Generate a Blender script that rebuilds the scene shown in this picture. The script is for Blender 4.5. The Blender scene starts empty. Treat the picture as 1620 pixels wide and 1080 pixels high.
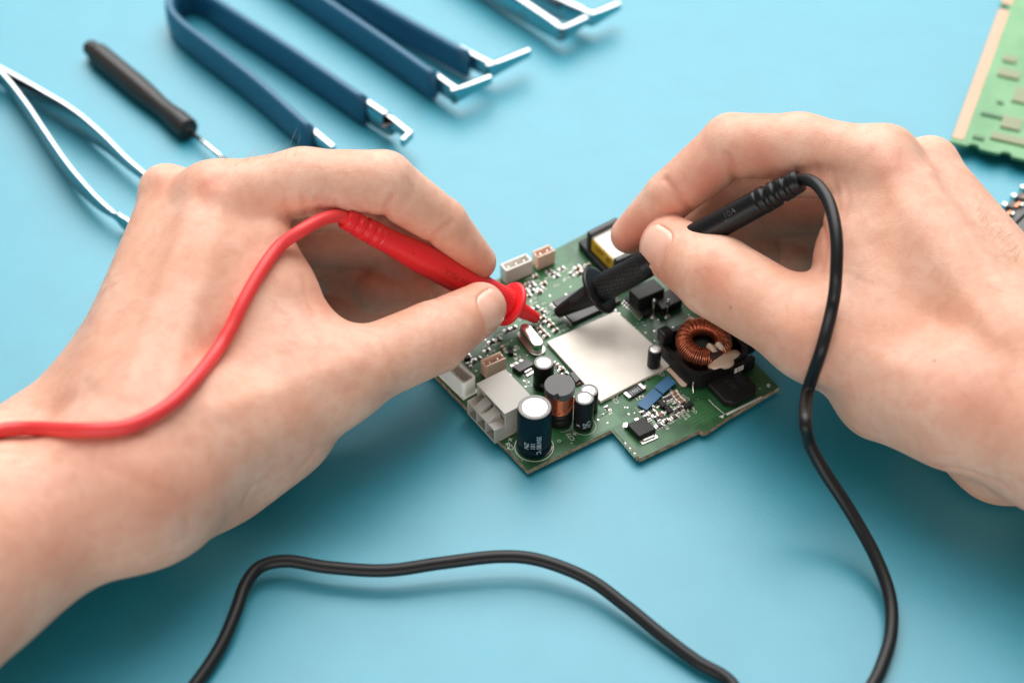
import bpy, bmesh, math, random
import numpy as np
from mathutils import Vector, Matrix
random.seed(7); np.random.seed(7)
S = bpy.context.scene
C = S.collection
S.unit_settings.system = 'METRIC'; S.unit_settings.scale_length = 0.01      # one unit is one centimetre

# ------------------------------------------------------------------ camera, light, exposure
ELEV, DIST, LENS = math.radians(45), 55.0, 60.0
cam = bpy.data.cameras.new('camera'); cam.lens = LENS; cam.sensor_width = 36.0
cam.clip_start = 1.0; cam.clip_end = 2000.0
camo = bpy.data.objects.new('camera', cam); C.objects.link(camo)
CAM = Vector((0, -DIST*math.cos(ELEV), DIST*math.sin(ELEV)))
camo.location = CAM; camo.rotation_euler = (math.pi/2-ELEV, 0, 0)
S.camera = camo
cam.dof.use_dof = True; cam.dof.focus_distance = 51.5; cam.dof.aperture_fstop = 0.068

w = bpy.data.worlds.new('World'); S.world = w; w.use_nodes = True
w.node_tree.nodes['Background'].inputs[0].default_value = (0.93, 0.97, 1.0, 1)
w.node_tree.nodes['Background'].inputs[1].default_value = 0.18

def area_light(name, loc, target, sx, sy, power, col=(1, 1, 1)):
    l = bpy.data.lights.new(name, 'AREA'); l.shape = 'RECTANGLE'; l.size = sx; l.size_y = sy
    l.energy = power; l.color = col
    o = bpy.data.objects.new(name, l); C.objects.link(o); o.location = loc
    o.rotation_euler = (Vector(target)-Vector(loc)).to_track_quat('-Z', 'Y').to_euler()
    return o
area_light('window_softbox', (2, 98, 98), (0, 0, 0), 160, 118, 318000, (1.0, 0.985, 0.97))
area_light('overhead_fill', (0, 30, 130), (0, -4, 0), 120, 80, 84000, (1, 0.985, 0.97))  # added overhead fill, lifts upward faces and the near table
area_light('front_fill', (-20, -96, 20), (0, 0, 3), 130, 36, 54000, (1, 0.92, 0.86))  # added low front fill for camera-facing sides, stands in for bounce

S.view_settings.view_transform = 'Standard'; S.view_settings.look = 'None'
S.view_settings.exposure = 0.0; S.view_settings.gamma = 1.0

# ------------------------------------------------------------------ helpers
FPX = 1620*LENS/36.0
_f = Vector((0, math.cos(ELEV), -math.sin(ELEV))); _u = Vector((0, math.sin(ELEV), math.cos(ELEV))); _r = Vector((1, 0, 0))
def at(u, v, z=0.0):
    """surveyed photo position (u, v) standing z cm above the table -> place in the scene"""
    d = _f + _r*((u-810)/FPX) - _u*((v-540)/FPX)
    t = (z-CAM.z)/d.z
    return CAM + d*t

def tag(o, label=None, cat=None, group=None, kind=None):
    if label: o['label'] = label
    if cat: o['category'] = cat
    if group: o['group'] = group
    if kind: o['kind'] = kind
    return o
def empty(name, loc=(0, 0, 0), rz=0.0):
    o = bpy.data.objects.new(name, None); C.objects.link(o); o.location = loc; o.rotation_euler = (0, 0, rz)
    o.empty_display_size = 0.5
    return o
def link(name, me, mat=None, parent=None, smooth=False):
    o = bpy.data.objects.new(name, me); C.objects.link(o)
    if mat is not None:
        for m in (mat if isinstance(mat, (list, tuple)) else [mat]): me.materials.append(m)
    if smooth:
        me.polygons.foreach_set('use_smooth', [True]*len(me.polygons))
    if parent is not None:
        o.parent = parent
    return o
def link_bm(name, bm, mat=None, parent=None, smooth=False):
    me = bpy.data.meshes.new(name); bm.normal_update(); bm.to_mesh(me); bm.free()
    return link(name, me, mat, parent, smooth)

def mat(name, col, rough=0.5, metal=0.0, spec=0.5, coat=0.0, sss=0.0, sheen=0.0):
    m = bpy.data.materials.new(name); m.use_nodes = True
    b = m.node_tree.nodes['Principled BSDF']
    b.inputs['Base Color'].default_value = (*col, 1); b.inputs['Roughness'].default_value = rough
    b.inputs['Metallic'].default_value = metal; b.inputs['Specular IOR Level'].default_value = spec
    b.inputs['Coat Weight'].default_value = coat
    b.inputs['Sheen Weight'].default_value = sheen
    return m
def lin(r, g, b):
    f = lambda c: ((c/255+0.055)/1.055)**2.4 if c > 10 else c/255/12.92
    return (f(r), f(g), f(b))
def node(nt, t, **kw):
    n = nt.nodes.new(t)
    for k, v in kw.items(): setattr(n, k, v)
    return n
def bump(m, scale, strength, dist=0.02, detail=3.0, kind='noise', stretch=None):
    nt = m.node_tree; b = nt.nodes['Principled BSDF']
    tc = node(nt, 'ShaderNodeTexCoord'); mp = node(nt, 'ShaderNodeMapping')
    nt.links.new(tc.outputs['Object'], mp.inputs[0])
    if stretch: mp.inputs['Scale'].default_value = stretch
    if kind == 'noise':
        n = node(nt, 'ShaderNodeTexNoise'); n.inputs['Detail'].default_value = detail
    else:
        n = node(nt, 'ShaderNodeTexVoronoi'); n.feature = 'DISTANCE_TO_EDGE'
    n.inputs['Scale'].default_value = scale
    nt.links.new(mp.outputs[0], n.inputs['Vector'])
    bp = node(nt, 'ShaderNodeBump'); bp.inputs['Strength'].default_value = strength; bp.inputs['Distance'].default_value = dist
    nt.links.new(n.outputs[0], bp.inputs['Height'])
    prev = b.inputs['Normal'].links[0].from_socket if b.inputs['Normal'].links else None
    if prev: nt.links.new(prev, bp.inputs['Normal'])
    nt.links.new(bp.outputs[0], b.inputs['Normal'])
    return n
def vary(m, c1, c2, scale, detail=4.0, lo=0.35, hi=0.65):
    nt = m.node_tree; b = nt.nodes['Principled BSDF']
    tc = node(nt, 'ShaderNodeTexCoord'); n = node(nt, 'ShaderNodeTexNoise'); r = node(nt, 'ShaderNodeValToRGB')
    n.inputs['Scale'].default_value = scale; n.inputs['Detail'].default_value = detail
    nt.links.new(tc.outputs['Object'], n.inputs['Vector']); nt.links.new(n.outputs[0], r.inputs[0])
    r.color_ramp.elements[0].position = lo; r.color_ramp.elements[0].color = (*c1, 1)
    r.color_ramp.elements[1].position = hi; r.color_ramp.elements[1].color = (*c2, 1)
    nt.links.new(r.outputs[0], b.inputs['Base Color'])
    return r

def catmull(pts, n=8):
    P = [Vector(p) for p in pts]; P = [2*P[0]-P[1]]+P+[2*P[-1]-P[-2]]; out = []
    for i in range(1, len(P)-2):
        p0, p1, p2, p3 = P[i-1:i+3]
        for k in range(n):
            t = k/n
            out.append(0.5*((2*p1)+(p2-p0)*t+(2*p0-5*p1+4*p2-p3)*t*t+(3*p1-p0-3*p2+p3)*t**3))
    out.append(P[-2]); return out
def sweep(bm, pts, radii, seg=12, caps=True, prof=None, up=None):
    """tube through pts; radii a number or list; prof a list of 2-D profile points (unit) instead of a circle"""
    n = len(pts); P = [Vector(p) for p in pts]
    if not isinstance(radii, (list, tuple)): radii = [radii]*n
    if prof is None: prof = [(math.cos(2*math.pi*k/seg), math.sin(2*math.pi*k/seg)) for k in range(seg)]
    T = [(P[min(i+1, n-1)]-P[max(i-1, 0)]).normalized() for i in range(n)]
    ref = Vector(up) if up is not None else (Vector((0, 0, 1)) if abs(T[0].z) < 0.9 else Vector((1, 0, 0)))
    rings = []; N = (ref-T[0]*ref.dot(T[0])).normalized()
    for i in range(n):
        if up is not None: N = Vector(up)
        N = (N-T[i]*N.dot(T[i])).normalized(); B = T[i].cross(N)
        r = radii[i]; ra, rb = r if isinstance(r, (list, tuple)) else (r, r)
        rings.append([bm.verts.new(P[i]+B*(x*ra)+N*(y*rb)) for x, y in prof])
    m = len(prof)
    for i in range(n-1):
        for k in range(m):
            bm.faces.new((rings[i][k], rings[i][(k+1) % m], rings[i+1][(k+1) % m], rings[i+1][k]))
    if caps:
        bm.faces.new(rings[0][::-1]); bm.faces.new(rings[-1])
    return rings
def axis_frame(a, b, upv=(0, 0, 1)):
    z = (Vector(b)-Vector(a)).normalized(); u = Vector(upv)
    x = (u-z*u.dot(z)).normalized(); y = z.cross(x)
    M = Matrix((x, y, z)).transposed().to_4x4(); M.translation = Vector(a); return M
def lathe(bm, prof, seg=32, M=None):
    M = M or Matrix(); rings = []
    for r, z in prof:
        if r < 1e-6: rings.append([bm.verts.new(M @ Vector((0, 0, z)))])
        else: rings.append([bm.verts.new(M @ Vector((r*math.cos(2*math.pi*k/seg), r*math.sin(2*math.pi*k/seg), z))) for k in range(seg)])
    for A, B in zip(rings, rings[1:]):
        for k in range(seg):
            k2 = (k+1) % seg
            a = [A[k % len(A)], A[k2 % len(A)], B[k2 % len(B)], B[k % len(B)]]
            f = []
            for v in a:
                if v not in f: f.append(v)
            if len(f) > 2: bm.faces.new(f)
    return rings
def box(bm, sx, sy, sz, M=None, bev=0.0, mi=0):
    """box centred in x, y with its base at z = 0 of M"""
    t = bmesh.new(); bmesh.ops.create_cube(t, size=1.0)
    for v in t.verts: v.co = Vector((v.co.x*sx, v.co.y*sy, (v.co.z+0.5)*sz))
    if bev > 0: bmesh.ops.bevel(t, geom=t.edges[:], offset=bev, segments=2, affect='EDGES', profile=0.5)
    M = M or Matrix()
    vm = {v: bm.verts.new(M @ v.co) for v in t.verts}
    for f in t.faces:
        nf = bm.faces.new([vm[v] for v in f.verts]); nf.material_index = mi
    t.free()
def prism(bm, poly, z0, z1, M=None, bev=0.0):
    M = M or Matrix(); t = bmesh.new()
    lo = [t.verts.new((x, y, z0)) for x, y in poly]; hi = [t.verts.new((x, y, z1)) for x, y in poly]
    n = len(poly); t.faces.new(hi); t.faces.new(lo[::-1])
    for k in range(n): t.faces.new((lo[k], lo[(k+1) % n], hi[(k+1) % n], hi[k]))
    bmesh.ops.recalc_face_normals(t, faces=t.faces[:])
    if bev > 0: bmesh.ops.bevel(t, geom=[e for e in t.edges], offset=bev, segments=2, affect='EDGES', profile=0.5)
    vm = {v: bm.verts.new(M @ v.co) for v in t.verts}
    for f in t.faces: bm.faces.new([vm[v] for v in f.verts])
    t.free()

def auto_smooth(o, ang=40):
    me = o.data; bm = bmesh.new(); bm.from_mesh(me)
    for e in bm.edges: e.smooth = not (len(e.link_faces) == 2 and e.calc_face_angle(0) > math.radians(ang))
    bm.to_mesh(me); bm.free()

# ------------------------------------------------------------------ the table
paper = mat('blue_paper', (0.014, 0.34, 0.50), 0.46, spec=1.0)
vary(paper, (0.010, 0.29, 0.40), (0.013, 0.31, 0.425), 0.5, 8)
bump(paper, 9.0, 0.12, 0.03, 8); bump(paper, 45, 0.16, 0.012, 4)
bmt = bmesh.new(); box(bmt, 190, 170, 2.0, Matrix.Translation((0, 20, -2.0)))
tag(link_bm('table', bmt, paper), 'wide pale blue matte table top under everything', 'table', kind='structure')
# ------------------------------------------------------------------ hands: one smooth surface grown round the bones
def seg_d(X, Y, Z, a, b, ra, rb):
    ab = b-a; L = float(ab @ ab) or 1e-9
    t = ((X-a[0])*ab[0]+(Y-a[1])*ab[1]+(Z-a[2])*ab[2])/L
    t = np.clip(t, 0, 1)
    dx = X-(a[0]+t*ab[0]); dy = Y-(a[1]+t*ab[1]); dz = Z-(a[2]+t*ab[2])
    return np.sqrt(dx*dx+dy*dy+dz*dz)-(ra+(rb-ra)*t)
def smin(a, b, k):
    h = np.maximum(k-np.abs(a-b), 0)/k
    return np.minimum(a, b)-h*h*k*0.25
class Field:
    def __init__(s, lo, hi, h):
        s.h = h; s.lo = np.array(lo, float); s.n = np.ceil((np.array(hi)-s.lo)/h).astype(int)+1
        s.ax = [(s.lo[i]+h*np.arange(s.n[i])).astype(np.float32) for i in range(3)]
    def blank(s): return np.full(s.n, 3.0, np.float32)
    def add(s, F, a, b, ra, rb, k):
        a = np.array(a, float); b = np.array(b, float); m = max(ra, rb)+max(k, 0.2)+1.2
        sl = []
        for i in range(3):
            i0 = int(np.clip((min(a[i], b[i])-m-s.lo[i])/s.h, 0, s.n[i]-1)); i1 = int(np.clip((max(a[i], b[i])+m-s.lo[i])/s.h+1, 1, s.n[i]))
            sl.append(slice(i0, max(i1, i0+1)))
        sl = tuple(sl)
        X = s.ax[0][sl[0]][:, None, None]; Y = s.ax[1][sl[1]][None, :, None]; Z = s.ax[2][sl[2]][None, None, :]
        d = seg_d(X, Y, Z, a, b, ra, rb).astype(np.float32)
        F[sl] = smin(F[sl], d, k)
    def nets(s, F):
        """naive surface nets -> verts, quads"""
        n = s.n; ins = F < 0
        cnt = np.zeros(n-1, np.int8)
        for dx in (0, 1):
            for dy in (0, 1):
                for dz in (0, 1): cnt += ins[dx:n[0]-1+dx, dy:n[1]-1+dy, dz:n[2]-1+dz]
        act = (cnt > 0) & (cnt < 8); idx = np.full(act.shape, -1, np.int64)
        ii = np.argwhere(act); idx[act] = np.arange(len(ii))
        acc = np.zeros((len(ii), 3)); num = np.zeros(len(ii))
        cor = [(x, y, z) for x in (0, 1) for y in (0, 1) for z in (0, 1)]
        val = {c: F[ii[:, 0]+c[0], ii[:, 1]+c[1], ii[:, 2]+c[2]] for c in cor}
        for c in cor:
            for ax in range(3):
                if c[ax] == 0:
                    d = list(c); d[ax] = 1; d = tuple(d); f0, f1 = val[c], val[d]
                    cr = (f0 < 0) != (f1 < 0); t = np.where(cr, f0/np.where(f0 == f1, 1, f0-f1), 0)
                    p = np.array(c, float)[None, :]+np.zeros((len(ii), 1)); p[:, ax] = t
                    acc += np.where(cr[:, None], p, 0); num += cr
        V = (ii+acc/num[:, None])*s.h+s.lo
        Q = []
        for ax in range(3):
            b1, b2 = [(1, 2), (2, 0), (0, 1)][ax]
            sh = [slice(1, -1)]*3; sh[ax] = slice(0, -1); sh2 = [slice(1, -1)]*3; sh2[ax] = slice(1, None)
            A = ins[tuple(sh)]; B = ins[tuple(sh2)]
            for flag, e in ((True, A & ~B), (False, ~A & B)):
                g = np.argwhere(e)
                if not len(g): continue
                off = np.ones(3, int); off[ax] = 0; g = g+off
                o1 = np.zeros(3, int); o1[b1] = 1; o2 = np.zeros(3, int); o2[b2] = 1
                f = lambda q: idx[q[:, 0], q[:, 1], q[:, 2]]
                q = np.stack([f(g-o1-o2), f(g-o2), f(g), f(g-o1)], 1)
                Q.append(q if flag else q[:, ::-1])
        return V, np.concatenate(Q)

def smooth_mesh(V, Q, it, lam=0.5):
    E = np.concatenate([Q[:, [0, 1]], Q[:, [1, 2]], Q[:, [2, 3]], Q[:, [3, 0]]])
    deg = np.bincount(E[:, 0], minlength=len(V))+np.bincount(E[:, 1], minlength=len(V))
    for i in range(it):
        for l in (lam, -lam*1.04):
            acc = np.stack([np.bincount(E[:, 0], V[E[:, 1], k], len(V))+np.bincount(E[:, 1], V[E[:, 0], k], len(V)) for k in range(3)], 1)
            V = V+l*(acc/deg[:, None]-V)
    return V
def vnormals(V, Q):
    fn = np.cross(V[Q[:, 2]]-V[Q[:, 0]], V[Q[:, 3]]-V[Q[:, 1]]); N = np.zeros_like(V)
    for j in range(4):
        for k in range(3): N[:, k] += np.bincount(Q[:, j], fn[:, k], len(V))
    return N/np.maximum(np.linalg.norm(N, axis=1, keepdims=True), 1e-9)
def poly_d(V, pts):
    d = np.full(len(V), 9.0)
    for a, b in zip(pts, pts[1:]):
        a = np.array(a); b = np.array(b); ab = b-a; t = np.clip(((V-a)@ab)/(ab@ab), 0, 1)
        d = np.minimum(d, np.linalg.norm(V-(a+t[:, None]*ab), axis=1))
    return d
from mathutils.bvhtree import BVHTree
def grow_hand(J, palm, chains, h, palm_k=0.9):
    """J: joint name -> (u, v, z); palm / chains: bones as (joint, joint, radius, radius, blend)"""
    W = {k: np.array(at(*p)) for k, p in J.items()}
    pts = np.array(list(W.values())); lo = np.maximum(pts.min(0)-3.2, [-24, -22, -0.6]); hi = np.minimum(pts.max(0)+3.2, [26, 30, 30])
    lo[2] = -0.5
    G = Field(lo, hi, h); F = G.blank()
    for a, b, ra, rb, k in palm: G.add(F, W[a], W[b], ra, rb, k)
    tips = None
    for name, k_join, bones in chains:
        A = G.blank()
        for q, r, ra, rb, k in bones:
            if q[1] == 'm' or q in ('m2', 'm3', 'm4', 'm5', 'iq'): G.add(A, W[q], W[r], ra, rb, k)
        if name in ('index', 'thumb'): F = smin(F, A, k_join)
        else: tips = A if tips is None else smin(tips, A, .03)
        B = G.blank()
        for q, r, ra, rb, k in bones:
            if not (q[1] == 'm' or q in ('m2', 'm3', 'm4', 'm5', 'iq')): G.add(B, W[q], W[r], ra, rb, k)
        if name in ('index', 'thumb'): F = smin(F, B, 0.12)
        else: tips = smin(tips, B, .03)
    F = smin(F, tips, 0.12)
    # flattened where it rests on the table
    zz = G.ax[2][None, None, :]
    F = -smin(-F, zz-0.02+np.zeros_like(F), 0.25)
    V, Q = G.nets(F); V = smooth_mesh(V, Q, 8)
    vol = (np.cross(V[Q[:, 0]], V[Q[:, 1]])*V[Q[:, 2]]).sum()
    if vol < 0: Q = Q[:, ::-1]
    return V, Q, W
def bvh_of(V, Q): return BVHTree.FromPolygons([tuple(p) for p in V], [tuple(q) for q in Q.tolist()])
def on_skin(bvh, u, v, off=0.0):
    d = (at(u, v, 0)-CAM).normalized(); hit, nrm, _, _ = bvh.ray_cast(CAM, d)
    if hit is None: return at(u, v, 3.0)
    return hit+nrm*off

LJ = dict(far=(-340, 1120, 3.6), farb=(-370, 1050, 3.0), elb=(-92, 906, 3.5), elbb=(-110, 845, 2.8), wr=(195, 768, 3.6), wu=(125, 693, 2.6),
          cm=(330, 690, 3.4), hyp=(330, 728, 1.8), hyp2=(430, 678, 1.5), hyp3=(398, 706, 2.0), wf=(250, 775, 2.9),
          m2=(347, 317, 6.2), k2=(325, 305, 6.4), k3=(258, 296, 5.9), iq=(480, 288, 6.5), m3=(275, 318, 5.6), m4=(255, 375, 4.2), m5=(255, 450, 2.9), c2=(235, 660, 4.2), c3=(180, 640, 3.8), c5=(170, 640, 2.8),
          webA=(426, 385, 5.5), webB=(452, 462, 4.7), webC=(492, 545, 3.8), idA=(350, 440, 5.0), idB=(410, 570, 3.9),
          i1=(607, 288, 6.2), i2=(700, 352, 4.5), i3=(755, 414, 2.9),
          tm=(530, 600, 3.3), ti=(685, 534, 2.9), tt=(760, 487, 2.5), th=(455, 668, 2.4),
          d1=(600, 320, 4.4), d2=(692, 402, 2.0), d3=(702, 462, 1.05),
          r1=(602, 384, 2.8), r2=(650, 456, 1.2), r3=(592, 464, 1.55),
          p1=(545, 402, 2.3), p2=(592, 498, 0.85), p3=(528, 440, 1.6), p4=(520, 500, .85), p5=(640, 490, .8))
LPALM = [('far', 'elb', 3.0, 2.5, .8), ('farb', 'elbb', 3.0, 2.5, 1.2), ('elb', 'wr', 2.5, 1.9, 1.2), ('elbb', 'wu', 2.5, 1.75, 1.2),
         ('wr', 'c2', 1.9, 1.6, 1.0), ('wu', 'c5', 1.75, 1.6, 1.0),
         ('c2', 'm2', 1.5, 1.08, 1.0), ('c3', 'm3', 1.5, 1.0, 0.9), ('c5', 'm4', 1.5, 0.95, 0.9), ('c5', 'm5', 1.4, 0.85, 0.9), ('k3', 'k3', .62, .62, .5), ('k2', 'k2', .7, .7, .5),
         ('wr', 'cm', 1.8, 1.5, 1.2), ('cm', 'tm', 1.45, 1.15, 1.0), ('hyp', 'hyp2', 1.5, 1.3, 1.0), ('hyp', 'hyp3', 1.5, 1.45, 1.0), ('wr', 'hyp', 1.7, 1.5, 1.0), ('wf', 'hyp', 1.65, 1.5, 1.2), ('cm', 'th', 1.4, 1.35, 1.0),
         ('webA', 'webB', .75, .75, .9), ('webB', 'webC', .75, .85, .9), ('webC', 'tm', .85, .9, .9), ('idA', 'idB', 1.25, 1.2, 1.0)]
LCH = [('index', 0.5, [('m2', 'iq', 1.08, 0.98, .3), ('iq', 'i1', 0.98, 0.95, .3), ('i1', 'i2', 0.93, 0.76, .1), ('i2', 'i3', 0.77, 0.60, .1)]),
       ('thumb', 0.8, [('tm', 'ti', 1.15, 1.1, .4), ('ti', 'tt', 1.08, 0.80, .25)]),
       ('middle', 0.25, [('m3', 'd1', .95, .9, .3), ('d1', 'd2', .88, .78, .15), ('d2', 'd3', .78, .65, .15)]),
       ('ring', 0.25, [('m4', 'r1', .9, .85, .3), ('r1', 'r2', .82, .74, .15), ('r2', 'r3', .78, .76, .1)]),
       ('pinky', 0.25, [('m5', 'p1', .8, .72, .3), ('p1', 'p2', .7, .62, .15), ('p2', 'p3', .66, .68, .1), ('p2', 'p4', .72, .72, .1), ('p2', 'p5', .7, .6, .1)])]

RJ = dict(far=(2080, 960, 3.6), farb=(2100, 880, 3.0), elb=(1900, 830, 3.4), elbb=(1945, 750, 2.8), wr=(1690, 690, 3.6), wu=(1725, 608, 2.8),
          cm=(1520, 645, 3.5), hyp=(1590, 705, 1.4), hyp2=(1490, 640, 1.5),
          m2=(1390, 262, 6.3), k2=(1408, 240, 6.5), k3=(1476, 255, 5.7), iq=(1265, 234, 6.4), m3=(1465, 270, 5.5), m4=(1500, 312, 4.2), m5=(1512, 390, 2.9), c2=(1600, 560, 4.4), c3=(1654, 538, 3.8), c5=(1668, 558, 2.8),
          webA=(1345, 338, 5.4), webB=(1338, 410, 4.6), webC=(1345, 480, 3.9), idA=(1415, 400, 5.0), idB=(1395, 510, 4.1),
          i1=(1158, 230, 5.8), i2=(1060, 310, 4.1), i3=(995, 372, 2.6),
          tm=(1290, 530, 3.6), ti=(1135, 438, 3.5), tt=(1062, 392, 3.25), th=(1395, 625, 2.5),
          d1=(1176, 266, 4.2), d2=(1104, 350, 2.1), d3=(1112, 418, 1.15),
          r1=(1200, 338, 2.8), r2=(1158, 410, 1.35), r3=(1206, 400, 1.7),
          p1=(1254, 362, 2.3), p2=(1226, 436, 1.0), p3=(1262, 404, 1.7), p4=(1262, 440, 1.0), p5=(1190, 440, .9))
RPALM = [b for b in LPALM if 'hyp3' not in b and 'wf' not in b]
RCH = [('index', 0.5, [('m2', 'iq', 1.1, 1.02, .3), ('iq', 'i1', 1.02, 1.0, .3), ('i1', 'i2', 0.97, 0.80, .1), ('i2', 'i3', 0.80, 0.60, .1)]),
       ('thumb', 0.8, [('tm', 'ti', 1.25, 1.28, .4), ('ti', 'tt', 1.25, 1.0, .3)])] + LCH[2:]

HSTEP = 0.075
skin = mat('skin', lin(226, 178, 152), 0.47, spec=0.4)
def build_skin():
    nt = skin.node_tree; b = nt.nodes['Principled BSDF']; L = nt.links.new
    tc = node(nt, 'ShaderNodeTexCoord')
    def noise(sc, det=4.0, dist=0.0):
        n = node(nt, 'ShaderNodeTexNoise'); n.inputs['Scale'].default_value = sc; n.inputs['Detail'].default_value = det; n.inputs['Distortion'].default_value = dist
        L(tc.outputs['Object'], n.inputs['Vector']); return n
    def ramp(src, lo, hi, c0, c1):
        r = node(nt, 'ShaderNodeValToRGB'); r.color_ramp.elements[0].position = lo; r.color_ramp.elements[1].position = hi
        r.color_ramp.elements[0].color = (*c0, 1); r.color_ramp.elements[1].color = (*c1, 1); L(src, r.inputs[0]); return r
    def mix(fac, c1, c2, mode='MIX'):
        m = node(nt, 'ShaderNodeMix', data_type='RGBA', blend_type=mode)
        if isinstance(fac, float): m.inputs[0].default_value = fac
        else: L(fac, m.inputs[0])
        for s, c in ((m.inputs[6], c1), (m.inputs[7], c2)):
            if isinstance(c, tuple): s.default_value = (*c, 1)
            else: L(c, s)
        return m.outputs[2]
    base = ramp(noise(0.55, 5).outputs[0], .35, .68, lin(239, 192, 167), lin(229, 171, 143)).outputs[0]
    mott = ramp(noise(2.6, 6, .6).outputs[0], .42, .72, (0, 0, 0), (1, 1, 1)).outputs[0]
    at1 = node(nt, 'ShaderNodeAttribute', attribute_name='flush'); at2 = node(nt, 'ShaderNodeAttribute', attribute_name='mole')
    m1 = node(nt, 'ShaderNodeMath', operation='MULTIPLY'); L(mott, m1.inputs[0]); m1.inputs[1].default_value = .42
    c = mix(m1.outputs[0], base, lin(218, 150, 124))
    c = mix(at1.outputs['Fac'], c, lin(212, 122, 98))
    fr = ramp(noise(7, 3).outputs[0], .66, .74, (0, 0, 0), (1, 1, 1)).outputs[0]
    m2 = node(nt, 'ShaderNodeMath', operation='MULTIPLY'); L(fr, m2.inputs[0]); m2.inputs[1].default_value = .16
    c = mix(m2.outputs[0], c, lin(196, 132, 104))
    c = mix(at2.outputs['Fac'], c, lin(120, 62, 44))
    L(c, b.inputs['Base Color'])
    b.inputs['Subsurface Weight'].default_value = .15; b.inputs['Subsurface Radius'].default_value = (.32, .13, .08); b.inputs['Subsurface Scale'].default_value = 1.0
    # pores, fine lines running across the skin, soft unevenness
    v = node(nt, 'ShaderNodeTexVoronoi'); v.feature = 'DISTANCE_TO_EDGE'; v.inputs['Scale'].default_value = 11
    mp = node(nt, 'ShaderNodeMapping'); mp.inputs['Scale'].default_value = (1.0, 1.5, .8); mp.inputs['Rotation'].default_value = (.4, .3, .6)
    nz = noise(3.0, 4); ad = node(nt, 'ShaderNodeMix', data_type='RGBA', blend_type='LINEAR_LIGHT'); ad.inputs[0].default_value = .10
    L(tc.outputs['Object'], ad.inputs[6]); L(nz.outputs[1], ad.inputs[7]); L(ad.outputs[2], mp.inputs[0]); L(mp.outputs[0], v.inputs['Vector'])
    rr = ramp(v.outputs[0], 0, .12, (0, 0, 0), (1, 1, 1))
    b1 = node(nt, 'ShaderNodeBump'); b1.inputs['Strength'].default_value = .28; b1.inputs['Distance'].default_value = .02; L(rr.outputs[0], b1.inputs['Height'])
    n2 = noise(1.6, 5, .4); b2 = node(nt, 'ShaderNodeBump'); b2.inputs['Strength'].default_value = .30; b2.inputs['Distance'].default_value = .09; L(n2.outputs[0], b2.inputs['Height']); L(b1.outputs[0], b2.inputs['Normal'])
    n3 = noise(24, 3); b3 = node(nt, 'ShaderNodeBump'); b3.inputs['Strength'].default_value = .16; b3.inputs['Distance'].default_value = .01; L(n3.outputs[0], b3.inputs['Height']); L(b2.outputs[0], b3.inputs['Normal'])
    L(b3.outputs[0], b.inputs['Normal'])
build_skin()
nail_m = mat('fingernail', lin(236, 186, 164), 0.3, spec=0.5)
nail_m.node_tree.nodes['Principled BSDF'].inputs['Subsurface Weight'].default_value = .25; nail_m.node_tree.nodes['Principled BSDF'].inputs['Subsurface Radius'].default_value = (.2, .1, .06)
vary(nail_m, lin(232, 176, 152), lin(240, 192, 170), 1.2, 2)
hair_m = mat('arm_hair', lin(206, 164, 128), 0.5)

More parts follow.
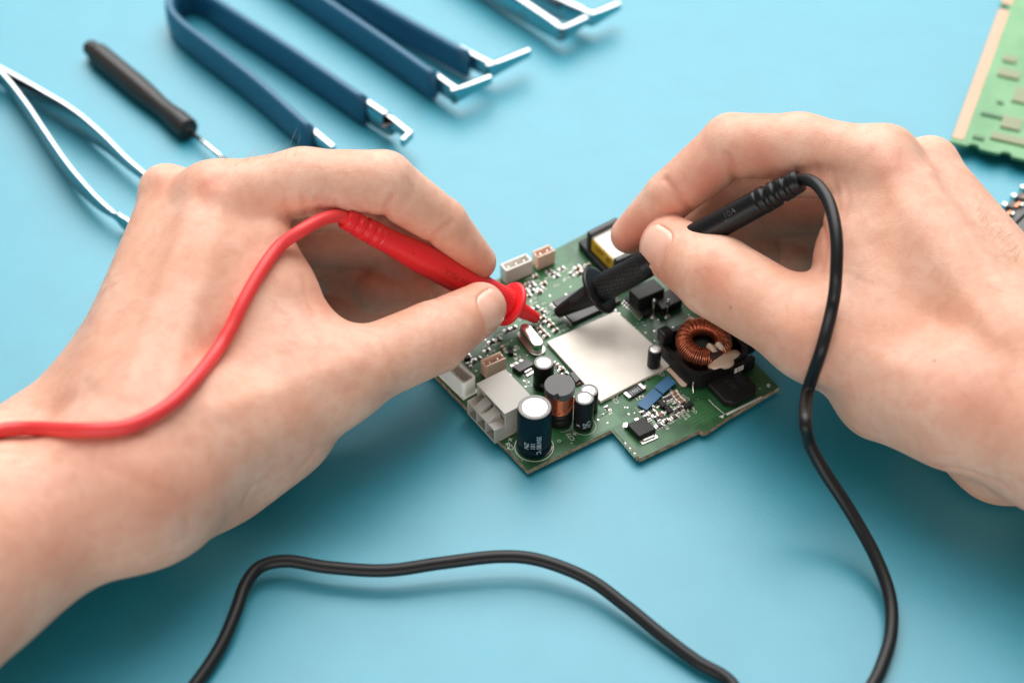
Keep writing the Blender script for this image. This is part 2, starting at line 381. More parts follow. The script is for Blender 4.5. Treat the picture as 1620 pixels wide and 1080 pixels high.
def surf_pts(bvh, px):
    return [on_skin(bvh, u, v) for u, v in px]
def sculpt(V, Q, creases, ridges, spots, moles, nail):
    bvh = bvh_of(V, Q); N = vnormals(V, Q); D = np.zeros(len(V)); flush = np.zeros(len(V)); mole = np.zeros(len(V)); nail_geo = None
    for px, depth, wd in creases:
        pts = [on_skin(bvh, p.x, p.y) for p in catmull([(u, v, 0) for u, v in px], 6)]
        d = poly_d(V, pts); dd = np.exp(-(d/wd)**2)
        D -= depth*dd
        flush += .22*min(1, depth/.05)*np.exp(-(d/(wd*1.2))**2)
    for px, hgt, wd in ridges:
        d = poly_d(V, surf_pts(bvh, px)); D += hgt*np.exp(-(d/wd)**2)
    for u, v, r, s in spots:
        c = np.array(on_skin(bvh, u, v)); flush += 1.6*s*np.exp(-(np.linalg.norm(V-c, axis=1)/r)**2)
    for u, v, r, s in moles:
        c = np.array(on_skin(bvh, u, v)); d = np.linalg.norm(V-c, axis=1); mole += s*np.clip(1.4-d/r, 0, 1)
    # thumb nail: a bed sunk into the skin, a raised fold round it and the plate itself
    cu, cv, axis, la, lb, tilt = nail
    c = on_skin(bvh, cu, cv); near = np.linalg.norm(V-np.array(c), axis=1) < .45
    n = Vector(N[near].mean(0)).normalized(); t = Vector(axis); t = (t-n*t.dot(n)).normalized(); s = n.cross(t)
    n = (n*math.cos(tilt)+s*math.sin(tilt)).normalized(); s = n.cross(t)
    a = (V-np.array(c))@np.array(t); b = (V-np.array(c))@np.array(s); hgt = (V-np.array(c))@np.array(n)
    # arc length across the curved thumb
    R = .95; bb = R*np.arcsin(np.clip(b/R, -.98, .98))
    e = ((np.abs(a)/la)**3.0+(np.abs(bb)/lb)**3.0)**(1/3.0)
    ok = (np.linalg.norm(V-np.array(c), axis=1) < 1.5) & (N@np.array(n) > -.15)
    inside = np.clip((1.03-e)/.10, 0, 1)
    D = np.where(ok, D-.05*inside, D)
    fold = np.exp(-((e-1.14)/.09)**2)*np.where(a > la*.55, .15, 1.0)
    D = np.where(ok, D+.028*fold, D); flush = np.where(ok, flush+.14*np.exp(-((e-1.08)/.1)**2), flush)
    na, nb = 22, 26; vs = []; fs = []
    for i in range(na+1):
        for j in range(nb+1):
            x = -1+2*i/na; y = -1+2*j/nb
            k = max(abs(x), abs(y)); nn = (abs(x)**3+abs(y)**3)**(1/3) or 1; x, y = x*k/nn, y*k/nn
            A = x*la*(1.0 if x < 0 else 1.06); B = R*math.sin(y*lb/R)
            o = c+t*A+s*B+n*2.0; hit, nr, _, _ = bvh.ray_cast(o, -n)
            if hit is None: hit = c+t*A+s*B-n*(R-math.sqrt(max(R*R-B*B, 0)))
            r_ = (abs(x)**3+abs(y)**3)**(1/3)
            vs.append(hit+n*(.004-.045*max(0, (r_-.80)/.20)**2*(.35 if x > .5 else 1.0)))
    for i in range(na):
        for j in range(nb):
            q = i*(nb+1)+j; fs.append((q, q+1, q+nb+2, q+nb+1))
    me = bpy.data.meshes.new('fingernail'); me.from_pydata(vs, [], fs); me.update()
    fv = np.array([v[:] for v in vs])
    V2 = V+N*D[:, None]
    return V2, np.clip(flush, 0, .85), np.clip(mole, 0, .9), me, bvh

def skin_object(name, label, V, Q, parent, flush, mole, loc):
    me = bpy.data.meshes.new(name); me.vertices.add(len(V)); me.vertices.foreach_set('co', (V-np.array(loc)).astype(np.float32).ravel())
    me.loops.add(4*len(Q)); me.loops.foreach_set('vertex_index', Q.astype(np.int32).ravel())
    me.polygons.add(len(Q)); me.polygons.foreach_set('loop_start', np.arange(0, 4*len(Q), 4, dtype=np.int32))
    me.update(calc_edges=True); me.validate()
    for nm, arr in (('flush', flush), ('mole', mole)):
        a = me.attributes.new(nm, 'FLOAT', 'POINT'); a.data.foreach_set('value', arr.astype(np.float32))
    o = link(name, me, skin, parent, True); o['label'] = label
    return o

VL, QL, WL = grow_hand(LJ, LPALM, LCH, HSTEP)
VR, QR, WR = grow_hand(RJ, RPALM, RCH, HSTEP)
VL, fl, ml, nailL, _ = sculpt(VL, QL,
    [([(622, 312), (613, 328), (604, 350)], .075, .13), ([(714, 352), (694, 367), (668, 394)], .06, .11), ([(560, 322), (575, 334), (590, 345)], .03, .08),
     ([(452, 318), (462, 345), (470, 372)], .03, .09), ([(478, 312), (484, 332), (486, 352)], .035, .08), ([(502, 315), (508, 330), (512, 345)], .03, .08), ([(528, 318), (533, 330), (536, 342)], .025, .07),
     ([(600, 300), (592, 320), (584, 338)], .015, .06), ([(480, 440), (486, 470), (498, 500)], .03, .10), ([(470, 470), (484, 505), (510, 532)], .02, .12),
     ([(690, 470), (700, 500), (706, 530), (702, 560)], .012, .07), ([(676, 474), (684, 505), (690, 540)], .012, .07), ([(664, 478), (668, 510), (672, 548)], .010, .07),
     ([(500, 640), (530, 625), (565, 615)], .015, .12), ([(255, 595), (225, 650), (235, 700)], .012, .14), ([(130, 600), (185, 655), (255, 705)], .014, .16), ([(90, 690), (170, 740), (250, 775)], .012, .16), ([(270, 780), (290, 800), (300, 835)], .02, .12),
     ([(385, 795), (400, 770), (425, 755)], .025, .10), ([(470, 748), (486, 728), (500, 712)], .02, .1)],
    [([(300, 330), (270, 420), (225, 540), (200, 620)], .05, .30), ([(350, 310), (330, 420), (290, 540), (260, 640)], .05, .35), ([(330, 285), (335, 300)], .05, .3), ([(255, 280), (258, 296)], .05, .28), ([(560, 570), (450, 610), (340, 650)], .05, .35)],
    [(330, 295, .55, .34), (258, 290, .5, .26), (285, 360, .8, .12), (640, 350, .6, .16), (735, 415, .6, .30), (765, 425, .5, .25), (560, 335, .7, .16), (700, 560, .6, .14), (755, 540, .5, .2), (480, 350, .7, .14), (505, 480, .4, .25), (240, 560, 1.4, .10), (120, 820, 2.2, .12), (280, 760, 1.6, .12), (340, 520, 1.2, -.06)],
    [(255, 480, .03, .3), (305, 545, .03, .3)],
    (784, 492, WL['tt']-WL['ti'], .66, .70, .0))
VR, fr_, mr, nailR, _ = sculpt(VR, QR,
    [([(1149, 246), (1157, 264), (1166, 292)], .075, .13), ([(1053, 284), (1068, 302), (1094, 332)], .06, .11), ([(1192, 280), (1205, 288), (1222, 276)], .03, .08),
     ([(1290, 262), (1298, 290), (1302, 312)], .04, .09), ([(1316, 270), (1324, 300), (1326, 330)], .035, .09), ([(1338, 290), (1342, 320), (1334, 350)], .03, .09), ([(1262, 268), (1270, 284), (1272, 300)], .03, .07),
     ([(1300, 350), (1308, 390), (1298, 432)], .04, .10), ([(1330, 372), (1322, 410), (1300, 440)], .02, .12), ([(1332, 430), (1352, 438), (1380, 452)], .015, .10),
     ([(1088, 430), (1080, 455), (1076, 484)], .014, .07), ([(1104, 430), (1096, 465), (1094, 500)], .014, .07), ([(1120, 430), (1114, 470), (1112, 510)], .010, .07), ([(1068, 420), (1062, 440), (1060, 458)], .012, .06),
     ([(1240, 560), (1262, 580), (1280, 610)], .02, .12), ([(1258, 600), (1285, 590), (1310, 600)], .015, .10), ([(1480, 738), (1530, 745), (1600, 770)], .04, .12), ([(1560, 690), (1590, 640), (1618, 610)], .014, .14), ([(1520, 700), (1560, 640), (1616, 560)], .010, .18)],
    [([(1400, 270), (1450, 360), (1520, 460), (1580, 530)], .05, .35), ([(1470, 280), (1520, 350), (1580, 440)], .05, .30), ([(1408, 250), (1412, 262)], .05, .3), ([(1470, 262), (1474, 275)], .05, .28), ([(1240, 520), (1340, 550), (1440, 590)], .04, .4)],
    [(1405, 260, .55, .22), (1475, 262, .5, .18), (1110, 300, .7, .36), (1010, 370, .7, .42), (990, 390, .4, .3), (1200, 255, .8, .30), (1130, 270, .6, .3), (1060, 330, .5, .3), (1130, 440, .7, .22), (1050, 450, .5, .28), (1290, 330, .5, .25), (1310, 370, .6, .2), (1480, 560, 1.5, .08), (1250, 560, .9, .16), (1560, 640, 1.6, .12)],
    [(1156, 486, .05, .55), (1478, 571, .045, .6), (1400, 515, .03, .25)],
    (1033, 388, WR['tt']-WR['ti'], .62, .68, .0))
BVL, BVR = bvh_of(VL, QL), bvh_of(VR, QR)
SKL = lambda u, v, off: on_skin(BVL, u, v, off)
SKR = lambda u, v, off: on_skin(BVR, u, v, off)
ORG = Vector((0, -22, 0))
person = tag(empty('person', ORG), 'person with bare hands pressing a red and a black probe onto the circuit board', 'person')
hands = []
for V, Q, f_, m_, nl, lb_ in ((VL, QL, fl, ml, nailL, 'hand and forearm pinching the red probe'), (VR, QR, fr_, mr, nailR, 'hand and forearm pinching the black probe')):
    o = skin_object('hand', lb_, V, Q, person, f_, m_, ORG); hands.append(o)
    for v in nl.vertices: v.co = v.co-ORG
    link('fingernail', nl, nail_m, o, True)
# fine hair along the wrists
def hairs(bvh, host, px_area, n, away, seed):
    rh = random.Random(seed); bm = bmesh.new()
    for k in range(n):
        (u0, v0), (u1, v1), wd = px_area; t = rh.random(); u = u0+(u1-u0)*t+rh.gauss(0, 1)*wd; v = v0+(v1-v0)*t+rh.gauss(0, 1)*wd
        d = (at(u, v, 0)-CAM).normalized(); hit, nrm, _, _ = bvh.ray_cast(CAM, d)
        if hit is None: continue
        L_ = rh.uniform(.35, .8); a = (Vector(away)-nrm*nrm.dot(Vector(away))).normalized()
        dr = (nrm*rh.uniform(.25, .6)+a+Vector((rh.gauss(0, .25), rh.gauss(0, .25), rh.gauss(0, .2)))).normalized(); cv = Vector((rh.gauss(0, .1), rh.gauss(0, .1), rh.uniform(-.12, .02)))
        P = [hit-ORG-nrm*.01+dr*(L_*q)+cv*(q*q*L_) for q in (0, .33, .66, 1)]
        sweep(bm, P, [.004, .0036, .003, .001], 3)
    return tag(link_bm('arm_hair', bm, hair_m, host), kind='stuff')
hairs(BVR, hands[1], ((1540, 330), (1618, 430), 7), 60, (.5, .6, .1), 4)
hairs(BVR, hands[1], ((1480, 420), (1610, 560), 30), 40, (.6, -.2, .1), 5)
hairs(BVL, hands[0], ((70, 640), (190, 420), 8), 25, (-.6, -.3, .1), 6)
hairs(BVL, hands[0], ((40, 760), (200, 620), 32), 40, (-.5, -.6, .1), 7)
hairs(BVL, hands[0], ((360, 258), (470, 244), 4), 22, (.3, .5, .3), 8)
# ------------------------------------------------------------------ lettering
_text_cache = {}
def text_geo(s, size):
    k = (s, size)
    if k not in _text_cache:
        cu = bpy.data.curves.new('lettering', 'FONT'); cu.body = s; cu.size = size; cu.align_x = 'CENTER'; cu.align_y = 'CENTER'
        cu.resolution_u = 2
        o = bpy.data.objects.new('lettering', cu); me = bpy.data.meshes.new_from_object(o)
        _text_cache[k] = ([v.co.copy() for v in me.vertices], [tuple(p.vertices) for p in me.polygons])
        bpy.data.objects.remove(o); bpy.data.meshes.remove(me); bpy.data.curves.remove(cu)
    return _text_cache[k]
def put_text(bm, s, size, fn, sx=1.0):
    """fn maps flat text coordinates to a place"""
    V, Fs = text_geo(s, size); vs = [bm.verts.new(fn(v.x*sx, v.y)) for v in V]
    for f in Fs:
        try: bm.faces.new([vs[i] for i in f])
        except ValueError: pass
def revolve(bm, zs, seg, rf, M, cap0=True, cap1=True):
    rings = []
    for z in zs:
        rings.append([bm.verts.new(M @ Vector((rf(t, z)*math.cos(t), rf(t, z)*math.sin(t), z))) for t in [2*math.pi*k/seg for k in range(seg)]])
    for A, B in zip(rings, rings[1:]):
        for k in range(seg): bm.faces.new((A[k], A[(k+1) % seg], B[(k+1) % seg], B[k]))
    if cap0: bm.faces.new(rings[0][::-1])
    if cap1: bm.faces.new(rings[-1])
def interp(tab):
    xs = [a for a, b in tab]; ys = [b for a, b in tab]
    return lambda z: float(np.interp(z, xs, ys))
nickel = mat('nickel', (0.72, 0.70, 0.66), 0.28, 1.0)
shaft_steel = mat('polished_steel', (0.8, 0.78, 0.74), 0.22, 1.0)

# ------------------------------------------------------------------ test probes
def test_probe(label, tip, rear, plastic, letter_tone, cable_mat, tab, guard, zsr, texts, cable_pts, cable_r, cable_radii=None, group='multimeter test probes'):
    root = tag(empty('test_probe', tip), label, 'test probe', group)
    inv = Matrix.Translation(-Vector(tip))
    M = inv @ axis_frame(tip, rear, (0, 0, 1)); L = (Vector(rear)-Vector(tip)).length
    rf = interp(tab)
    # bare needle
    bm = bmesh.new(); lathe(bm, [(0, -0.02), (0.018, 0.0), (0.06, 0.12), (0.065, 0.2), (0.1, 0.205), (0.1, 0.26)], 12, M); link_bm('needle', bm, nickel, root, True)
    # tapered sleeve in front of the guard
    g0, g1, gr = guard
    bm = bmesh.new(); zs = [0.24, 0.25, 0.27]+list(np.linspace(0.31, g0, 14))
    revolve(bm, zs, 36, lambda t, z: rf(z)*(0.8 if z < 0.245 else 0.93 if z < 0.26 else 1), M, True, False)
    sl = link_bm('tip_sleeve', bm, plastic, root, True)
    # finger guard
    bm = bmesh.new(); c = (g0+g1)/2; h = (g1-g0)/2
    lathe(bm, [(0.2, g0), (gr*0.86, g0), (gr*0.96, g0+h*0.25), (gr, c), (gr*0.96, g1-h*0.25), (gr*0.86, g1), (gr*0.6, g1-0.03), (0.3, g1-0.01)], 56, M)
    link_bm('finger_guard', bm, plastic, root, True)
    # handle with a diamond-knurled grip behind the guard
    kz0, kz1 = g1+0.04, g1+1.75
    def hr(t, z):
        r = rf(z)
        if kz0 < z < kz1:
            a, b = t*26+z*40, t*26-z*14
            r += 0.012*(max(math.cos(a), math.cos(b))-0.4)
        return r
    bm = bmesh.new(); zs = list(np.arange(g1-0.02, kz1, 0.02))+list(np.linspace(kz1+0.01, zsr, 30))
    revolve(bm, zs, 160, hr, M); hd = link_bm('handle', bm, plastic, root, True)
    bm = bmesh.new(); zm = zsr-1.15
    fr = M.to_3x3().inverted() @ ((CAM-Vector(tip)).normalized()); th0 = math.atan2(fr.y, fr.x)
    lathe(bm, [(0.0, 0.005), (0.035, 0.005), (0.04, -0.02)], 12, M @ Matrix.Translation((0, 0, zm)) @ Matrix.Rotation(th0, 4, 'Z') @ Matrix.Translation((rf(zm), 0, 0)) @ Matrix.Rotation(math.pi/2, 4, 'Y'))
    link_bm('mould_pip', bm, letter_tone, hd, True)
    # strain relief with three staggered rib slots
    zr0, zr1 = zsr, L
    rr = interp([(zr0, rf(zr0)*1.02), (zr0+0.1, rf(zr0)*1.03), (zr1-0.1, rf(zr1)*1.0), (zr1, rf(zr1)*0.93)])
    def sr(t, z):
        r = rr(z); s = (z-zr0)/(zr1-zr0)
        for i in range(3):
            c = 0.2+0.26*i; d = abs(s-c)/0.07
            ph = math.cos(t-th0-(0.5 if i % 2 else -0.5))
            if d < 1 and ph > -0.2: r -= 0.055*(1-d**4)*min(1.0, (ph+0.2)*4)
        return r
    bm = bmesh.new(); revolve(bm, list(np.linspace(zr0-0.02, zr1, 70)), 48, sr, M); link_bm('strain_relief', bm, plastic, root, True)
    # raised lettering
    for s, size, zc, flip, dth, host in texts:
        bm = bmesh.new()
        def fn(x, y):
            z = zc+x; a = th0+dth-y/max(rf(z), 0.1)
            r = rf(z)+0.016
            return M @ Vector((r*math.cos(a), r*math.sin(a), z))
        put_text(bm, s, size, fn)
        link_bm('lettering', bm, letter_tone, hd if host == 'h' else sl)
    bm = bmesh.new(); P = [inv @ p for p in catmull(cable_pts, 10)]
    sweep(bm, P, cable_r, 16); link_bm('cable', bm, cable_mat, root, True)
    return root

red = mat('red_plastic', lin(238, 40, 46), 0.36, spec=0.5); bump(red, 60, 0.06, 0.01)
red_letter_tone = mat('red_lettering', lin(206, 32, 38), 0.3)  # moulded in the body plastic; relief shade put into a darker tone
red_rub = mat('red_cable_rubber', lin(236, 62, 62), 0.45); bump(red_rub, 40, 0.05, 0.01)
blk = mat('black_plastic', (0.007, 0.007, 0.0075), 0.38, spec=0.32); bump(blk, 60, 0.06, 0.01)
blk_letter_tone = mat('black_lettering', (0.055, 0.055, 0.055), 0.45)  # moulded letters, toned lighter than the black body
blk_rub = mat('black_cable_rubber', (0.009, 0.009, 0.0095), 0.42, spec=0.35); bump(blk_rub, 40, 0.06, 0.01)

RT, RR = at(858, 508, .36), at(545, 345, 5.8)
RL = (RR-RT).length
hl, hr_ = SKL, SKR
rc = [RR-(RR-RT).normalized()*0.25, at(537, 342, 5.95), at(512, 346, 6.2), at(478, 364, 6.3)] + [hl(u, v, 0.21) for u, v in ((440, 396), (410, 434), (382, 482), (362, 522), (338, 562), (305, 606), (270, 640), (232, 668), (190, 684), (130, 688), (60, 688), (0, 692))]
rc += [at(-60, 700, 5.6), at(-150, 720, 3.2), at(-190, 640, 0.8), at(-120, 610, 0.3), at(-50, 640, 0.25), at(8, 671, 0.25), at(70, 715, 0.22)]
test_probe('red test probe held in the hand, its red cable lying over the wrist', RT, RR, red, red_letter_tone, red_rub,
           [(0.1, .155), (0.3, .19), (1.30, .30), (1.5, .42), (1.6, .46), (2.2, .45), (3.0, .49), (5.2, .47), (6.3, .38), (RL, .33)],
           (1.36, 1.54, 0.75), RL-1.25, [('1000V MAX', 0.27, 3.8, True, 0.0, 'h')], rc, 0.195)
BT, BR = at(872, 500, .40), at(1266, 285, 6.5)
BL = (BR-BT).length
bc = [BR-(BR-BT).normalized()*0.3, BR+(BR-BT).normalized()*0.05, at(1291, 291, 6.9), at(1312, 322, 7.0), at(1323, 372, 6.8), at(1323, 430, 6.2)] + \
     [hr_(u, v, 0.3) for u, v in ((1316, 490), (1302, 548), (1285, 605))] + [at(1274, 665, 3.6), at(1280, 700, 2.9), at(1302, 742, 2.2), at(1345, 808, 1.4), at(1385, 880, .8), at(1408, 945, .45), at(1409, 1005, .3), at(1392, 1060, .22), at(1370, 1105, .2), at(1340, 1200, .2), at(1260, 1230, .2), at(1190, 1140, .25)]
bc += [at(1155, 1078, .25), at(1103, 1046, .27), at(1048, 1005, .32), at(990, 958, .42), at(930, 915, .55), at(855, 886, .65), at(790, 880, .7), at(700, 890, .65), at(610, 902, .6), at(520, 897, .6), at(455, 887, .6), at(412, 896, .55), at(388, 925, .48), at(372, 970, .4), at(350, 1020, .3), at(318, 1070, .22), at(270, 1130, .2), at(180, 1230, .2), at(120, 1420, .2), at(200, 1700, .2)]
test_probe('black test probe held in the hand, its black cable trailing across the foreground', BT, BR, blk, blk_letter_tone, blk_rub,
           [(0.1, .15), (0.3, .19), (1.8, .40), (2.0, .43), (2.4, .45), (3.2, .43), (3.8, .43), (5.5, .44), (BL-1.3, .41), (BL, .36)],
           (1.88, 2.04, 0.83), BL-1.35, [('1000V', 0.25, 1.28, True, -0.35, 's'), ('10A', 0.27, BL-2.3, True, -0.35, 'h')], bc, 0.185)
# ------------------------------------------------------------------ the circuit board between the probes
TOP = 0.30; TH = 0.17
RZ = math.radians(31.8)
cb = tag(empty('circuit_board', at(835, 744, TOP), RZ), 'green circuit board crowded with soldered components, lying between the two hands', 'circuit board')
_inv = (Matrix.Translation(cb.location) @ Matrix.Rotation(RZ, 4, 'Z')).inverted()
def Lc_(u, v, h=0.0):
    """surveyed photo position h above the board -> board coordinates (x along the near edge, y towards the back)"""
    p = _inv @ at(u, v, TOP+h); return Vector((p.x, p.y, h))
def T_(u, v, h=0.0, rot=0.0, lift=0.0):
    p = Lc_(u, v, h); return Matrix.Translation((p.x, p.y, h+lift)) @ Matrix.Rotation(math.radians(rot), 4, 'Z')
mask_g = mat('green_solder_mask', lin(34, 92, 50), 0.36, spec=0.5)
vary(mask_g, lin(28, 82, 44), lin(42, 102, 58), 1.6, 6, .42, .58); bump(mask_g, 7, 0.05, 0.02, 5)
fr4 = mat('bare_board_edge', lin(150, 122, 96), 0.7); vary(fr4, lin(120, 96, 74), lin(178, 150, 122), 6)
silk = mat('white_silkscreen', lin(226, 224, 214), 0.6)
solder = mat('solder', (0.75, 0.72, 0.68), 0.3, 0.9)
trace_m = mat('masked_copper_trace', lin(76, 132, 88), 0.35)
pour_m = mat('masked_copper_pour', lin(50, 108, 62), 0.3)
chipb = mat('black_epoxy', (0.010, 0.010, 0.010), 0.45, spec=0.3); bump(chipb, 40, 0.12, 0.01)
chipg = mat('grey_epoxy', (0.035, 0.034, 0.032), 0.36); bump(chipg, 40, 0.1, 0.01)
res_b = mat('dark_resistor_body', (0.03, 0.026, 0.024), 0.4); cap_b = mat('tan_capacitor_body', lin(150, 112, 84), 0.45)
sleeve_b = mat('black_shrink_sleeve', (0.010, 0.010, 0.012), 0.36, spec=0.18); sleeve_n = mat('navy_shrink_sleeve', lin(7, 24, 34), 0.36, spec=0.18)
alu = mat('aluminium_top', (0.9, 0.9, 0.88), 0.32, 0.6)
ring_g = mat('grey_sleeve_rim', (0.2, 0.195, 0.18), 0.3)
print_w = mat('pale_sleeve_print', lin(190, 205, 210), 0.5)
pinkp = mat('pinkish_nylon', lin(250, 216, 196), 0.45); whiten = mat('white_nylon', lin(252, 248, 240), 0.4); greyn = mat('grey_nylon', lin(176, 172, 164), 0.45)
for m in (pinkp, whiten, greyn): m.node_tree.nodes['Principled BSDF'].inputs['Subsurface Weight'].default_value = .6; m.node_tree.nodes['Principled BSDF'].inputs['Subsurface Radius'].default_value = (.25, .2, .16); bump(m, 30, 0.06, 0.01)
copper = mat('enamelled_copper', lin(214, 122, 88), 0.28, 0.75)
tin = mat('tinned_shield', lin(222, 214, 202), 0.5, 0.25); bump(tin, 18, 0.05, 0.01, 4); bump(tin, 1.2, 0.10, 0.06, 2); vary(tin, lin(216, 208, 196), lin(226, 219, 208), 1.1, 5)
silicone = mat('white_silicone', lin(214, 186, 164), 0.4); silicone.node_tree.nodes['Principled BSDF'].inputs['Subsurface Weight'].default_value = .3; silicone.node_tree.nodes['Principled BSDF'].inputs['Subsurface Radius'].default_value = (.2, .15, .1)

# the laminate: outline with the step in its near edge and the castellated notch
outline = [(835, 744), (970, 678)] + [(982+3.1*k+d, 692+3.45*k+d2) for k in range(1) for d, d2 in ()] + [(1012, 725), (1107, 680), (1112, 684), (1121, 681), (1150, 661), (1233, 612), (965, 350), (622, 525)]
poly = [Lc_(u, v) for u, v in outline]
bm = bmesh.new()
top = [bm.verts.new((p.x, p.y, 0)) for p in poly]; bot = [bm.verts.new((p.x, p.y, -TH)) for p in poly]
bm.faces.new(top); bm.faces.new(bot[::-1])
for k in range(len(poly)):
    f = bm.faces.new((top[k], top[(k+1) % len(poly)], bot[(k+1) % len(poly)], bot[k])); f.material_index = 1
bmesh.ops.recalc_face_normals(bm, faces=bm.faces[:]); link_bm('laminate', bm, [mask_g, fr4], cb)
# half-round plated slots on the step edge
for k in range(6):
    u, v = 990+3.6*k, 700.5+4.0*k
    bm = bmesh.new(); lathe(bm, [(0, -TH), (.05, -TH), (.05, .006), (.02, .008), (0, .008)], 10, T_(u, v)); link_bm('plated_slot', bm, fr4 if k % 2 else solder, cb, True)
# solder joints underneath carry the board
for u, v in ((838, 725), (950, 675), (1012, 712), (1215, 612), (960, 365), (655, 525), (800, 600)):
    p = Lc_(u, v); bm = bmesh.new(); lathe(bm, [(0, -TH-.13), (.05, -TH-.12), (.09, -TH-.03), (.11, -TH+.002)], 10, Matrix.Translation((p.x, p.y, 0))); link_bm('solder_joint', bm, solder, cb, True)

# copper pours and traces under the mask (4 mm sheets would dwarf them: each a hair above the last)
def sheet(bm, pts, h):
    f = bm.faces.new([bm.verts.new((p.x, p.y, h)) for p in pts])
    f.normal_update()
    if f.normal.z < 0: f.normal_flip()
def ribbon(bm, pts, wd, h):
    P = [Lc_(u, v) for u, v in pts]; Lf, Rt = [], []
    for i, p in enumerate(P):
        d = (P[min(i+1, len(P)-1)]-P[max(i-1, 0)]); d = Vector((d.x, d.y, 0)).normalized(); n = Vector((-d.y, d.x, 0))*wd/2
        Lf.append(bm.verts.new((p.x+n.x, p.y+n.y, h))); Rt.append(bm.verts.new((p.x-n.x, p.y-n.y, h)))
    for i in range(len(P)-1): bm.faces.new((Rt[i], Rt[i+1], Lf[i+1], Lf[i]))
bm = bmesh.new()
for pts in ([(846, 440), (905, 414), (925, 436), (938, 452), (872, 484), (848, 470)], [(800, 510), (828, 499), (838, 512), (812, 528)], [(870, 650), (905, 690), (840, 722), (880, 665)], [(945, 655), (970, 650), (985, 668), (968, 676), (930, 694)], [(1020, 560), (1050, 600), (1030, 608)], [(1085, 640), (1110, 632), (1140, 655), (1112, 672)]):
    sheet(bm, [Lc_(u, v) for u, v in pts], .004)
tag(link_bm('copper_pour', bm, pour_m, cb), kind='stuff')
bm = bmesh.new()
def bus(pts, n, du, dv, wd=.022):
    for k in range(n): ribbon(bm, [(u+du*k, v+dv*k) for u, v in pts], wd, .008)
bus([(720, 575), (780, 548), (806, 536), (822, 533)], 9, 1.6, 2.6)
bus([(968, 640), (985, 656), (1000, 652)], 5, 3.2, -4.2); bus([(965, 640), (978, 653), (1006, 657)], 4, 4, -3)
bus([(945, 662), (962, 652), (975, 664), (992, 680)], 4, 3.0, -1.5); bus([(1004, 724), (968, 682), (960, 672)], 3, 2.4, -1.2)
bus([(842, 557), (858, 566)], 5, 2.4, -1.4); bus([(770, 590), (757, 575), (760, 560)], 5, 2.8, -1.2)
bus([(900, 505), (872, 540)], 3, 3.0, -1.6); bus([(1040, 560), (1030, 545), (1000, 520)], 3, 4, -2)
bus([(1100, 672), (1130, 655), (1120, 645)], 3, -6, -3); bus([(908, 640), (930, 655), (950, 645)], 3, 3, 2)
tag(link_bm('copper_trace', bm, trace_m, cb), kind='stuff')
bm = bmesh.new(); rv = random.Random(3)
for k in range(260):      # vias
    a, b_ = rv.random(), rv.random(); u, v = 835+(622-835)*a+(1233-835)*b_*.97, 744+(525-744)*a+(612-744)*b_*.97
    if 985 < u < 1010 and v > 700 or (u < 1012 and v > 744-(u-835)*.49-4): continue
    p = Lc_(u, v); r = rv.choice((.02, .024, .03))
    sheet(bm, [Vector((p.x+r*math.cos(t*math.pi/4), p.y+r*math.sin(t*math.pi/4), 0)) for t in range(8)], .011)
tag(link_bm('via', bm, solder, cb), kind='stuff')

# silkscreen: names and outlines
bm = bmesh.new()
def silk_text(s, u, v, size, rot):
    M = T_(u, v, 0, rot); put_text(bm, s, size*1.25, lambda x, y: M @ Vector((x, y, .013)))
def silk_line(pts, wd=.025): ribbon(bm, pts, wd, .0125)
def silk_ring(u, v, r0, r1, a0=0, a1=360, n=40):
    p = Lc_(u, v)
    q = [[bm.verts.new((p.x+r*math.cos(math.radians(a0+(a1-a0)*k/n)), p.y+r*math.sin(math.radians(a0+(a1-a0)*k/n)), .0122)) for k in range(n+1)] for r in (r0, r1)]
    for k in range(n): bm.faces.new((q[0][k], q[1][k], q[1][k+1], q[0][k+1]))
for s, u, v, z, r in (('C58', 807, 706, .16, 90), ('+', 808, 695, .26, 90), ('C77', 903, 691, .16, 90), ('+', 910, 686, .26, 90), ('C70', 836, 607, .15, 90), ('C38', 973, 633, .16, 90), ('R104', 962, 649, .15, 90), ('R71', 1012, 629, .16, 180),
                      ('C59', 1046, 590, .15, 90), ('R108', 1064, 620, .11, 90), ('R3', 1060, 624, .11, 90), ('R5', 1042, 636, .12, 90), ('R9', 1029, 637, .12, 90), ('C11', 1010, 648, .12, 90), ('D1', 1065, 647, .11, 90), ('Q5', 1099, 651, .12, 90), ('Q3', 1064, 663, .1, 90), ('R101', 1082, 659, .11, 90), ('R010', 1087, 655, .11, 90), ('R81', 1034, 668, .12, 90), ('R82', 1043, 677, .12, 180), ('R100', 1053, 674, .12, 90), ('R76', 1061, 668, .12, 180), ('R115', 1069, 663, .12, 180), ('Q1', 1026, 689, .13, 90), ('C4', 1082, 627, .11, 90), ('L2', 1088, 631, .11, 90),
                      ('C20', 883, 509, .12, 180), ('C21', 889, 516, .12, 180), ('C81', 893, 522, .13, 180), ('Q8', 818, 550, .13, 90), ('R80', 785, 544, .12, 180), ('R17', 808, 525, .12, 180), ('C9', 860, 480, .11, 180), ('C3', 862, 489, .11, 180), ('C4', 866, 494, .11, 180), ('C5', 838, 484, .11, 180), ('R22', 848, 445, .12, 180), ('R30', 860, 458, .12, 180), ('R18', 843, 473, .12, 180), ('C43', 893, 428, .12, 180), ('C45', 878, 434, .11, 180), ('C46', 908, 432, .11, 180), ('C14', 901, 599, .1, 90)):
    silk_text(s, u, v, z, r)
